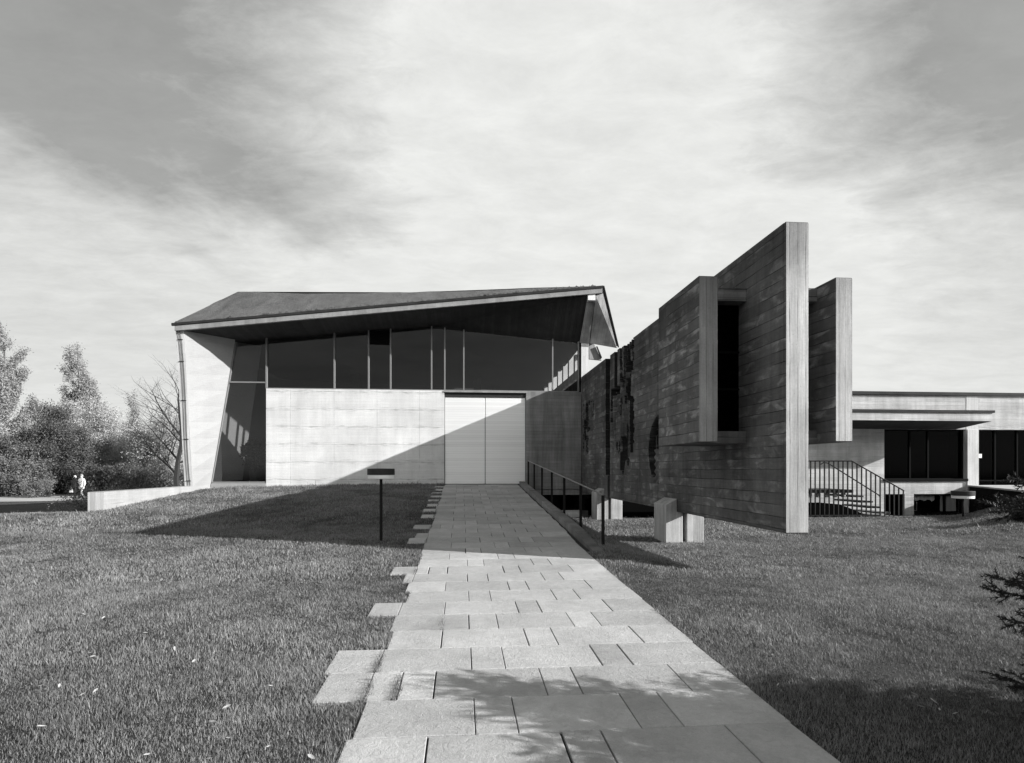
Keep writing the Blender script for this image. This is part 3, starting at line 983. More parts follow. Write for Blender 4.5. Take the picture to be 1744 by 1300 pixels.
    dp.build('downpipe', [M['dark_metal']], root)

    # roof ---------------------------------------------------------
    YE = 20.1
    EL = W(294, 551, Y=YE); ER = W(1027, 487, Y=YE)
    ridge = [W(405, 497, Y=24.6), W(500, 498.5, Y=24.2), W(600, 499, Y=23.6), W(700, 498, Y=22.9), W(800, 495, Y=22.2), W(870, 492, Y=21.6), W(950, 489.5, Y=20.9)]
    R2 = W(1052, 590, Y=D)
    BL = Vector((-9.6, 33.5, 5.2 + CH)); BR = Vector((5.1, 33.5, 7.5 + CH))
    rf = MB()
    # subdivided front slope so that its crusty edge can be uneven
    eave = [EL.lerp(ER, t) for t in (0.0, 0.14, 0.28, 0.42, 0.56, 0.70, 0.85)]
    NU = 12
    random.seed(11)
    for i in range(6):
        for s_ in range(10):
            t0, t1 = s_ / 10, (s_ + 1) / 10
            ea, eb = eave[i].lerp(eave[i + 1], t0), eave[i].lerp(eave[i + 1], t1)
            ra, rb = ridge[i].lerp(ridge[i + 1], t0), ridge[i].lerp(ridge[i + 1], t1)
            for q in range(NU):
                a0, a1 = q / NU, (q + 1) / NU
                rf.add([ea.lerp(ra, a0), eb.lerp(rb, a0), eb.lerp(rb, a1), ea.lerp(ra, a1)], [(0, 1, 2, 3)])
    ea = eave[6]; ra = ridge[6]
    rf.add([ea, ER, ra], [(0, 1, 2)])
    # back slopes
    rf.add([ridge[0], BL, BR, ridge[3]], [(0, 2, 1), (0, 3, 2)])
    rf.add([ridge[0], ridge[1], ridge[2], ridge[3]], [(0, 1, 2), (0, 2, 3)])
    rf.add([ridge[3], BR, R2, ER, ridge[6], ridge[5], ridge[4]], [(0, 1, 2), (0, 2, 3), (0, 3, 4), (0, 4, 5), (0, 5, 6)])
    # left gable sheet
    rf.add([EL, ridge[0], BL], [(0, 1, 2)])
    bm = bmesh.new()
    me = bpy.data.meshes.new('roof')
    me.from_pydata(rf.v, [], rf.f); me.materials.append(M['roof'])
    bm.from_mesh(me)
    bmesh.ops.remove_doubles(bm, verts=bm.verts, dist=0.002)
    bmesh.ops.recalc_face_normals(bm, faces=bm.faces)
    for vtx in bm.verts:
        if vtx.co.y < 24.5 and vtx.co.y > 20.15 and vtx.co.x < 4.0:
            h = mnoise.noise(vtx.co * 0.9)
            vtx.co.z += 0.035 * h
    bm.to_mesh(me); bm.free()
    roof = link('roof', me, root)
    # crusty moss strip along the eave
    ms = MB()
    random.seed(3)
    for k in range(260):
        t = random.random() ** 0.9
        p = EL.lerp(ER, t) + Vector((0, random.uniform(0.02, 0.28), random.uniform(0.03, 0.09) + 0.0))
        r_ = random.uniform(0.02, 0.06)
        ms.add([p + Vector((-r_ * 1.6, 0, -0.03)), p + Vector((r_ * 1.6, 0, -0.03)), p + Vector((0, r_ * 1.5, -0.02)), p + Vector((0, 0, r_ * 0.8))],
               [(0, 1, 3), (1, 2, 3), (2, 0, 3), (0, 2, 1)])
    tag(ms.build('moss', [M['roof']], roof), kind='stuff')
    # dark roof edge strip + concrete fascia below it
    e1 = MB()
    up = Vector((0, 0, 1))
    e1.hexa([EL + Vector((-.03, -.03, -0.075)), ER + Vector((.0, -.03, -0.075)), ER + Vector((0, .06, -0.075)), EL + Vector((-.03, .06, -0.075)),
             EL + Vector((-.03, -.03, 0.005)), ER + Vector((.0, -.03, 0.005)), ER + Vector((0, .06, 0.03)), EL + Vector((-.03, .06, 0.03))])
    # right-hand raking edge
    dR = R2 - ER
    e1.hexa([ER + Vector((0.0, 0.0, -.045)), ER + Vector((.05, 0, -.045)), R2 + Vector((.05, 0, -.045)), R2 + Vector((0, 0, -.045)),
             ER + Vector((0.0, 0.0, .005)), ER + Vector((.05, 0, .005)), R2 + Vector((.05, 0, .005)), R2 + Vector((0, 0, .005))])
    e1.build('roof_edge', [M['coping']], root)
    fa = MB()
    fl, fr_ = EL + Vector((0.06, 0.0, 0)), ER + Vector((-0.02, 0.0, 0))
    fa.hexa([fl + Vector((0, 0, -.235)), fr_ + Vector((0, 0, -.245)), fr_ + Vector((0, .12, -.245)), fl + Vector((0, .12, -.235)),
             fl + Vector((0, 0, -.077)), fr_ + Vector((0, 0, -.077)), fr_ + Vector((0, .12, -.077)), fl + Vector((0, .12, -.077))])
    fa.build('fascia', [M['fascia']], root)
    # soffits
    E0 = fl + Vector((0, .121, -.232)); E1 = W(1001, 504, Y=20.22)
    C1 = W(1027, 500, Y=20.23); Rb = R2 + Vector((-0.03, 0, -0.07))
    so = MB()
    so.add([E0, E1, G1 + Vector((0, .3, 0.02)), G0 + Vector((-0.15, .3, 0.03))], [(0, 1, 2), (0, 2, 3)])
    so.add([G1 + Vector((0, .3, 0.02)), E1, G2 + Vector((0.05, .3, -0.02))], [(0, 1, 2)])
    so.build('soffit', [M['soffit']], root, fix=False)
    s3 = MB()
    G2b = W(1003.5, 586, Y=D)
    s3.add([E1, W(1014, 503, Y=20.22), G2b, G2 + Vector((0, 0, 0))], [(0, 1, 2), (0, 2, 3)])
    T1 = W(1014.5, 503, Y=20.17); T2 = G2b + Vector((0.02, -0.05, 0.01))
    s3.add([T1, C1, Rb, T2], [(0, 1, 2), (0, 2, 3)])
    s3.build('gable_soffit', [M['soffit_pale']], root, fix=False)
    MB().box(W(1001, 503, Y=20.2).x, W(1013.5, 503, Y=20.2).x, 20.15, 20.35, W(1005, 512, Y=20.2).z, W(1005, 502, Y=20.2).z) \
        .build('beam_end', [M['white_paint']], root)
    # pale pillar at the corner and second gable behind
    MB().box(XW0 + 0.003, 4.70, D + 0.001, D + 0.28, ZT - 0.1, G2.z + 0.05).build('pillar', [M['wing_end']], root)
    g2 = MB()
    q = [W(1003.5, 584, Y=24.6), W(1011, 584, Y=24.6), W(1024.5, 614, Y=24.6), W(1003.5, 611.5, Y=24.6)]
    g2.prism(q, (0, 0.12, 0.0))
    q2 = [W(1016, 590, Y=24.5), W(1017.5, 590, Y=24.5), W(1025.5, 609, Y=24.5), W(1024, 611, Y=24.5)]
    g2.build('rear_gable', [M['soffit_pale']], root, fix=True)
    MB().prism(q2, (0, 0.1, 0.0)).build('rear_roof_edge', [M['coping']], root)

    # interior -----------------------------------------------------
    MB().box(-9.3, 4.40, D + 0.31, 33.4, ZF - 0.12, ZF).build('floor', [M['interior_floor']], root)
    MB().box(-10.3, 5.4, 33.3, 33.5, ZF - 2.0, 5.0 + CH).build('back_wall', [M['interior']], root)
    MB().box(-10.2, -9.95, 24.6, 33.29, ZF - 2.0, 5.0 + CH).build('side_wall', [M['interior']], root)
    MB().box(XW0 + 0.003, XW1, D + 0.31, 33.29, ZB - 1.5, ZT).build('side_wall', [M['wall_dark']], root)
    ce = MB()
    ce.add([(-9.2, D + .35, G0.z + 0.25), (G1.x, D + .35, G1.z + 0.12), (4.6, D + .35, G2.z + 0.08), (4.7, 33.2, 4.35 + CH), (-9.9, 33.2, 4.9 + CH)], [(0, 1, 2, 3, 4)])
    ce.build('ceiling', [M['interior']], root, fix=False)
    MB().box(XW0 + 0.02, XW1 - 0.02, D + 0.3, 33.2, ZT + 0.12, ZT + 0.42).build('side_beam', [M['soffit_pale']], root)
    for yy in (22.9, 24.2, 25.6, 27.0, 28.5, 30.0, 31.5):
        MB().box(XW0 + 0.04, XW1 - 0.04, yy, yy + 0.32, ZT + 0.002, 4.5 + CH).build('side_column', [M['interior_light']], root)
    for (x, y, w_) in ((-5.2, 28.5, .35), (0.6, 29.0, .35)):
        MB().box(x, x + w_, y, y + .35, ZF + .002, 4.5 + CH).build('interior_column', [M['interior']], root)
    return root


hall = build_hall()


# ------------------------------------------------------------------ annex on the right
YA = 20.9


def build_annex():
    root = empty('annex_building', (12, YA, -1.8 + CH))
    tag(root, 'flat-roofed concrete annex behind the lawn with dark windows and a thin canopy', 'building')
    def X(p): return W(p, 700, Y=YA).x
    def Z(y, p=1600): return W(p, y, Y=YA).z
    zr = Z(673.5); zband = Z(731.5); zs = Z(820); zg = -2.3 + CH
    zb0, zb1 = Z(841.5), Z(876)
    x0, xe = 4.78, 34.0
    xw0, xw1 = X(1506), X(1645)
    xp0, xp1 = X(1645.5), X(1665)
    wl = MB()
    wl.box(x0, xe, YA, YA + 0.3, zband, zr)                                  # band under the roof
    wl.box(x0, xw0, YA + .001, YA + 0.3, Z(836, 1450), zband - .001)          # wall under the canopy
    wl.box(x0 + 3.2, xw0 - 0.0, YA + .002, YA + 0.3, zg, Z(836, 1450) - .001)
    wl.box(xw0 + .001, xp0 - .001, YA + .003, YA + 0.3, zb0, zs)              # below the big window
    wl.box(X(1541), X(1556.5), YA + .004, YA + 0.3, zg, zb0 - .001)
    wl.box(xp1 + .001, xe, YA + .003, YA + 0.3, zg, Z(829))
    wl.build('wall', [M['annex']], root)
    ca = MB().box(x0 - 0.0, x0 + 3.199, YA + .1, YA + 0.3, zg, Z(852, 1100)).build('cellar_dark', [M['void']], root)  # near-black panel standing in for the darkness of the open cellar
    MB().box(xp0, xp1, YA - 0.06, YA + 0.29, zg, zband - .002).build('pier', [M['annex_pier']], root, bevel=.01)
    MB().box(xp0, xp1, YA - 0.012, YA - 0.001, zband, zr - .002).build('pier_strip', [M['annex_pier']], root)
    MB().box(x0 - .02, xe, YA - .08, YA + 12, zr + .001, zr + 0.115).build('roof_coping', [M['coping']], root)
    # canopy
    zc = Z(731.5) + 0.03
    yf = 19.35
    cz0 = W(1560, 716.5, Y=yf).z; cz1 = W(1560, 702.5, Y=yf).z
    cxr = W(1690, 710, Y=yf).x
    czw = Z(731.5) + .004
    cn = MB()
    cn.hexa([(5.9, yf, cz0), (cxr, yf, cz0), (cxr + 0.0, YA - .002, czw), (5.9, YA - .002, czw),
             (5.9, yf, cz1), (cxr, yf, cz1), (cxr, YA - .002, cz1), (5.9, YA - .002, cz1)], mis=[1, 0, 0, 0, 0, 0])
    cano = cn.build('canopy', [M['annex'], M['soffit']], root)
    MB().box(5.9, cxr + .06, yf - .05, YA - .09, cz1 + .001, cz1 + .09).build('canopy_edge', [M['coping']], cano)
    # windows
    def window(xa, xb, za, zb_, muls, gm='glass_dark'):
        g = MB().box(xa + .001, xb - .001, YA + .16, YA + .175, za, zb_).build('window', [M[gm]], root)
        fr = MB()
        fr.box(xa + .001, xb - .001, YA + .12, YA + .2, za, za + .07)
        fr.box(xa + .001, xb - .001, YA + .12, YA + .2, zb_ - .06, zb_)
        fr.box(xa + .001, xa + .06, YA + .12, YA + .2, za + .071, zb_ - .061)
        fr.box(xb - .06, xb - .001, YA + .12, YA + .2, za + .071, zb_ - .061)
        for m_ in muls:
            fr.box(m_ - .03, m_ + .03, YA + .12, YA + .2, za + .071, zb_ - .061)
        fr.build('window_frame', [M['frame_dark']], g)
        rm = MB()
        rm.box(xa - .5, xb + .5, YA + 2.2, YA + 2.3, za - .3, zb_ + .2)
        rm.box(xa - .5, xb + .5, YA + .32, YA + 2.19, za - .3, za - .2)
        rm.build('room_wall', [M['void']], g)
        return g
    g = window(xw0, xw1, zs + .05, zband - .002, [X(1554), X(1585)])
    MB().box(xw0 - .04, xw1 + .05, YA - .06, YA + .1, zs, zs + .10).build('window_sill', [M['frame_dark']], g)
    fr = MB()
    xx = X(1525); zz = Z(809)
    fr.box(xx, xx + .03, YA + .3, YA + .33, zz, zz + .33).box(xx + .031, xx + .6, YA + .3, YA + .33, zz, zz + .03)
    fr.build('casement_edge', [M['frame']], g)
    window(X(1505), X(1541) - .001, zb1 - .1, zb0 - .001, [])
    g = window(X(1556.5) + .001, xp0 - .03, zb1 - .05, zb0 - .001, [X(1614)], 'glass')
    # curtains: pleated valance and side curtain
    def curtain(xa, xb, za, zb_, amp=.02, wob=0.0):
        n = 70
        vs = []
        for i in range(n + 1):
            t = i / n
            x = xa + (xb - xa) * t
            y = YA + .30 + amp * math.sin(t * 46) + amp * .6 * math.sin(t * 19 + 1)
            vs.append((x, y, zb_)); vs.append((x, y, za + wob * abs(math.sin(t * 11))))
        m_ = MB(); m_.add(vs, [(2 * i, 2 * i + 2, 2 * i + 3, 2 * i + 1) for i in range(n)])
        m_.build('curtain', [M['curtain']], g, fix=False)
    curtain(X(1557.5), X(1604), Z(855), zb0 - .06, .03, .07)
    curtain(X(1612.5), X(1640), Z(872), zb0 - .06, .03)
    fr = MB()
    xa, xb, za, zb_ = X(1561), X(1571), Z(871), Z(856)
    for bx in ((xa, xa + .03, za, zb_), (xb - .03, xb, za, zb_), (xa + .031, xb - .031, za, za + .03)):
        fr.box(bx[0], bx[1], YA + .26, YA + .28, bx[2], bx[3])
    fr.build('casement', [M['frame']], g)
    # dark recessed entrance at the far right
    en = MB().box(xp1 + .3, xe, YA + 1.6, YA + 1.7, Z(829), zband + .2)
    e = en.build('entrance', [M['void']], root)
    MB().box(xp1 + .002, xe, YA + .2, YA + .215, Z(829) + .001, zband - .002).build('pane', [M['glass_dark']], e)
    f = MB().box(xp1 + .002, xe, YA + .15, YA + .24, Z(820), Z(818))
    for p in (1700, 1738):
        f.box(X(p), X(p) + .05, YA + .15, YA + .24, Z(829) + .01, zband - .01)
    f.build('frame', [M['frame_dark']], e)
    MB().box(xp1 + .05, xp1 + .27, YA + .10, YA + .13, Z(780), Z(773)).build('notice', [M['white_paint']], root)
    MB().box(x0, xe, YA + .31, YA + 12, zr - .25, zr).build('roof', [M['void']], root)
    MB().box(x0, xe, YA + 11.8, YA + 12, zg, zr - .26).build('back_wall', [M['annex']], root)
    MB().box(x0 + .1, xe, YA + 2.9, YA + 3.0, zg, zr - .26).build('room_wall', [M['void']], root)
    # terrace in front of the entrance
    tz = -0.69 + CH
    tag(MB().prism([(19.25, YA - .07, tz + .001), (16.02, 15.25, tz + .001), (40, 15.25, tz + .001), (40, YA - .07, tz + .001)], (0, 0, .05)).build('terrace_paving', [M['annex']]), kind='structure')
    t = MB().prism([(19.3, YA - .07, -2.3 + CH), (16.1, 15.3, -2.3 + CH), (40, 15.3, -2.3 + CH), (40, YA - .07, -2.3 + CH)], (0, 0, tz + 2.3 - CH))
    tag(t.build('terrace', [M['terrace_shade']]), kind='structure')


build_annex()


def build_stair():
    # open steps with their balustrade in front of the annex
    yr = 18.6
    root = empty('outdoor_stair', (11.5, yr + .6, float(ground_z(11.5, yr))))
    tag(root, 'open concrete stair and landing behind a black baluster railing by the annex', 'stair')
    def P(px, py, y=yr): return W(px, py, Y=y)
    a = P(1378, 836); xe = P(1457.5, 836).x
    x0 = 7.3
    L = MB().box(x0, xe, yr + .12, yr + 1.6, P(1440, 838).z - .04, P(1440, 834.5).z).build('landing', [M['dark_metal']], root)
    steps = [(1454, 1475, 844.5), (1470, 1491, 854), (1486, 1505, 863.5), (1501, 1521, 873), (1510, 1533, 880)]
    for i, (pa, pb, py) in enumerate(steps):
        q0, q1 = P(pa, py), P(pb, py)
        MB().box(q0.x, q1.x, yr + .12, yr + 1.6, q0.z - .055, q0.z).build('tread', [M['kerb'] if i > 2 else M['dark_metal']], root)
    st = MB()
    s0, s1 = P(1440, 852), P(1515, 886)
    st.prism([(x0, yr + .25, s0.z - .16), (s0.x, yr + .25, s0.z - .16), (s1.x, yr + .25, s1.z - .1), (s1.x, yr + .25, s1.z - .4), (x0, yr + .25, s1.z - .4)], (0, 1.2, 0))
    st.build('stair_base', [M['void']], root)
    bl = MB()
    k = x0 + .2
    while k < xe - .1:
        MB().box(k, k + .10, yr + .3, yr + .4, P(1440, 848).z, P(1440, 838.5).z).build('landing_block', [M['annex']], root)
        k += .30
    ra = empty('stair_railing', (11, yr, float(ground_z(11, yr))))
    tag(ra, 'black metal baluster railing sloping down in front of the annex stair', 'railing')
    rt = MB()
    p0 = P(1368, 785.5); p1 = P(1450.5, 785.5); p2 = P(1539.5, 836)
    rt.tube([(x0, yr, p1.z), p1, p2], 0.022, 6)
    rt.build('top_rail', [M['black_metal']], ra)
    zb = P(1450, 878).z
    MB().box(x0, P(1500, 878).x, yr - .012, yr + .012, zb - .02, zb + .02).build('bottom_rail', [M['black_metal']], ra)
    px = 1380.5
    while px < 1541:
        q = P(px, 800)
        if px <= 1451: zt = p1.z
        else: zt = p1.z + (p2.z - p1.z) * (q.x - p1.x) / (p2.x - p1.x)
        zbot = min(zb, float(ground_z(q.x, yr)) + .03) if px < 1500 else float(ground_z(q.x, yr)) - .0
        zbot = zb if px < 1500 else max(zbot, zb - .05)
        MB().box(q.x - .02, q.x + .02, yr - .012, yr + .012, zbot, zt).build('baluster', [M['black_metal']], ra)
        px += 7.9
    h = MB()
    yh = yr + 1.5
    h.tube([W(1398, 791, Y=yh), W(1403, 788, Y=yh), W(1410, 789, Y=yh), W(1496, 843, Y=yh), W(1499, 846, Y=yh)], 0.022, 6)
    h.build('handrail', [M['black_metal']], ra)
    h = MB().box(W(1505.5, 0, Y=yr + 1.9).x, W(1542, 0, Y=yr + 1.9).x, yr + 1.9, yr + 2.0, W(1520, 874, Y=yr + 1.9).z, W(1520, 841, Y=yr + 1.9).z)


build_stair()


# ------------------------------------------------------------------ small structures
def build_low_wall():
    a = float(ground_z(-8.8, 16)) - .5
    zt = -0.59 + CH
    mb = MB()
    mb.box(-9.30, -8.90, 15.5, 20.38, a - .6, zt, mis=[0, 0, 1, 0, 0, 0])
    o = mb.build('low_wall', [M['low_wall'], M['low_wall_end']], bevel=.01)
    tag(o, 'low pale concrete retaining wall running forward from the left corner of the hall', 'wall')


build_low_wall()


def bollard(px, py_top, py_base, width_px, dist_z, label):
    """lamp: slim post, dark shallow drum, pale diffuser under it"""
    d = pdir(px, py_top)
    k = dist_z
    x, y = d.x * k, d.y * k
    zt = CH + d.z * k
    r = width_px / 1000.0 * k / 2
    zg = float(ground_z(x, y))
    root = empty('bollard_lamp', (x, y, zg))
    tag(root, label, 'lamp', 'bollard lamps on the lawn')
    h = r * 2
    cap = MB().lathe(x, y, [(r * .2, zt + .004), (r * .98, zt), (r, zt - .012), (r, zt - h * .225), (r * .96, zt - h * .23)][::-1], 32).build('lamp_cap', [M['dark_metal']], root, smooth=False)
    MB().lathe(x, y, [(r * .90, zt - h * .375), (r * .955, zt - h * .36), (r * .955, zt - h * .232)], 32).build('diffuser', [M['white_diff']], root)
    MB().tube([(x, y, zg - .1), (x, y, zt - h * .374)], .026, 12).build('post', [M['black_metal']], root)


m_, w_ = new_mat('opal_diffuser')
M['white_diff'] = finish(m_, w_, 0.88, 0.35, None, 0, 0.5)
bollard(649, 798.5, 921, 46, 10.4, 'slim bollard lamp standing in the shaded lawn left of the paved path')
bollard(1640, 836.5, 884, 34, 18.0, 'small bollard lamp in front of the curtained cellar window of the annex')


def build_handrail():
    X0 = 2.43
    root = empty('ramp_railing', (X0, 9.95, float(path_z(9.95))))
    tag(root, 'thin black metal handrail with seven posts along the right side of the ramp', 'railing')
    ys = [9.95, 11.85, 13.78, 15.7, 17.65, 19.55, 21.3]
    top = lambda y: float(path_z(y)) + 0.865
    MB().tube([(X0, y, top(y)) for y in [9.93] + ys[1:]], 0.014, 8).build('rail', [M['rail']], root)
    for y in ys:
        zb = min(float(ground_z(X0, y)), float(path_z(y)) - 0.25) if y > 10 else float(ground_z(X0, y)) - .05
        MB().box(X0 - .028, X0 + .028, y - .006, y + .006, zb, top(y) - .012).build('post', [M['black_metal']], root)


build_handrail()


# ------------------------------------------------------------------ vegetation
def leaf_cloud(centers, normals_bias, size, rng, aspect=1.6):
    """one quad per centre, random orientation"""
    n = len(centers)
    a = rng.normal(size=(n, 3)); a /= np.linalg.norm(a, axis=1)[:, None]
    b = rng.normal(size=(n, 3)); b -= (a * b).sum(1)[:, None] * a; b /= np.linalg.norm(b, axis=1)[:, None]
    s = size * rng.uniform(0.6, 1.3, n)[:, None]
    a = a * s * aspect * .5; b = b * s * .5
    c = centers
    v = np.stack([c - a, c - b * .9, c + a, c + b * .9], 1).reshape(-1, 3)
    f = np.arange(n * 4)
    return v, f


class Plant:
    """recursive branching: collects tubes and leaf positions in local coordinates"""
    def __init__(s, seed):
        s.r = random.Random(seed); s.rng = np.random.default_rng(seed)
        s.mb = MB(); s.tips = []
    def branch(s, p, d, length, rad, depth, cfg):
        r = s.r
        n = 4 if depth < cfg['depth'] else 3
        pts = [p]; dd = d.normalized(); q = p
        for i in range(n):
            j = Vector((r.gauss(0, 1), r.gauss(0, 1), r.gauss(0, 1))) * cfg['wob']
            dd = (dd + j + Vector((0, 0, cfg['up']))).normalized()
            q = q + dd * (length / n)
            pts.append(q)
        rads = [rad * (1 - 0.55 * i / n) for i in range(n + 1)]
        s.mb.tube(pts, rads, 5 if depth < 2 else 3, cap=False)
        if depth >= cfg['depth']:
            for i in range(1, len(pts)):
                s.tips.append((pts[i], dd, length))
            return
        k = cfg['kids'][depth]
        for i in range(k):
            t = cfg['start'] + (1 - cfg['start']) * (i + r.random() * .8) / k
            t = min(t, .99)
            idx = min(int(t * n), n - 1)
            base = pts[idx].lerp(pts[idx + 1], t * n - idx)
            loc = (pts[idx + 1] - pts[idx]).normalized()
            az = r.uniform(0, 2 * math.pi)
            side = loc.cross(Vector((math.cos(az), math.sin(az), .2))).normalized()
            ang = cfg['ang'] * r.uniform(.7, 1.3)
            nd = loc * math.cos(ang) + side * math.sin(ang)
            ln = length * cfg['ratio'] * r.uniform(.7, 1.2) * (1.15 - .55 * t if depth == 0 else 1)
            s.branch(base, nd, ln, rads[idx] * .55, depth + 1, cfg)
        s.branch(pts[-1], dd, length * .5, rads[-1], depth + 1, cfg)


CFG = {
    'poplar': dict(depth=3, kids=[16, 7, 4], start=.10, ratio=.42, ang=.50, wob=.05, up=.16),
    'round': dict(depth=3, kids=[9, 6, 4], start=.22, ratio=.55, ang=.95, wob=.10, up=.05),
    'bare': dict(depth=4, kids=[8, 6, 4, 3], start=.22, ratio=.58, ang=.75, wob=.08, up=.07),
    'shrub': dict(depth=2, kids=[7, 5], start=.05, ratio=.6, ang=.7, wob=.12, up=.06),
}


def make_tree(name, x, y, height, cfgname, seed, leafmat_, leaf_n, leaf_size, spread, label, cat='tree', group=None, trunk_frac=.55,
              barkm='bark', squash=(1, 1), base_z=None, stems=1, lean=0.0):
    pl = Plant(seed)
    cfg = CFG[cfgname]
    H = height
    for k in range(stems):
        an = 2 * math.pi * k / max(stems, 1) + seed
        d = Vector((0, 0, 1)) if stems == 1 else Vector((math.cos(an) * .55, math.sin(an) * .55, 1)).normalized()
        d = (d + Vector((lean, 0, 0))).normalized()
        pl.branch(Vector((0.01 * math.cos(an), 0.01 * math.sin(an), -.1)) if stems > 1 else Vector((0, 0, -.1)), d, H * trunk_frac, H * ((.011 if cfgname == 'bare' else .016) if stems == 1 else .010), 0, cfg)
    zg = float(ground_z(x, y)) if base_z is None else base_z
    # scale to the wanted height
    zs_ = max(v[2] for v in pl.mb.v)
    f = H / zs_
    sx, sy = squash[0] * f, squash[1] * f
    pl.mb.v = [(v[0] * sx, v[1] * sy, v[2] * f) for v in pl.mb.v]
    root = empty(name, (x, y, zg))
    tag(root, label, cat, group)
    me = bpy.data.meshes.new('trunk')
    me.from_pydata(pl.mb.v, [], pl.mb.f); me.materials.append(M[barkm]); me.update()
    link('trunk' if cfgname != 'shrub' else 'stem', me, root, world_coords=False)
    if leaf_n:
        rng = pl.rng
        tips = np.array([[t[0].x * sx, t[0].y * sy, t[0].z * f] for t in pl.tips])
        idx = rng.integers(0, len(tips), leaf_n)
        off = rng.normal(size=(leaf_n, 3)) * spread
        c = tips[idx] + off
        c[:, 2] = np.maximum(c[:, 2], 0.03)
        v, fc = leaf_cloud(c, None, leaf_size, rng)
        clump = rng.random(len(tips))[idx]
        tone = np.repeat(np.clip(.6 * clump + .4 * rng.random(leaf_n), 0, 1), 4)
        np_mesh('crown' if cfgname != 'shrub' else 'foliage', v, fc, 4, M[leafmat_], tone=tone, parent=root, world_coords=False)
    return root


def at_px(px, zc):
    d = pdir(px, 798)
    return d.x * zc, d.y * zc


def top_h(px, py, zc):
    """height of something reaching up to pixel row py when it stands at camera depth zc"""
    x, y = at_px(px, zc)
    return CH + (798 - py) / 1000 * zc - float(ground_z(x, y)), x, y


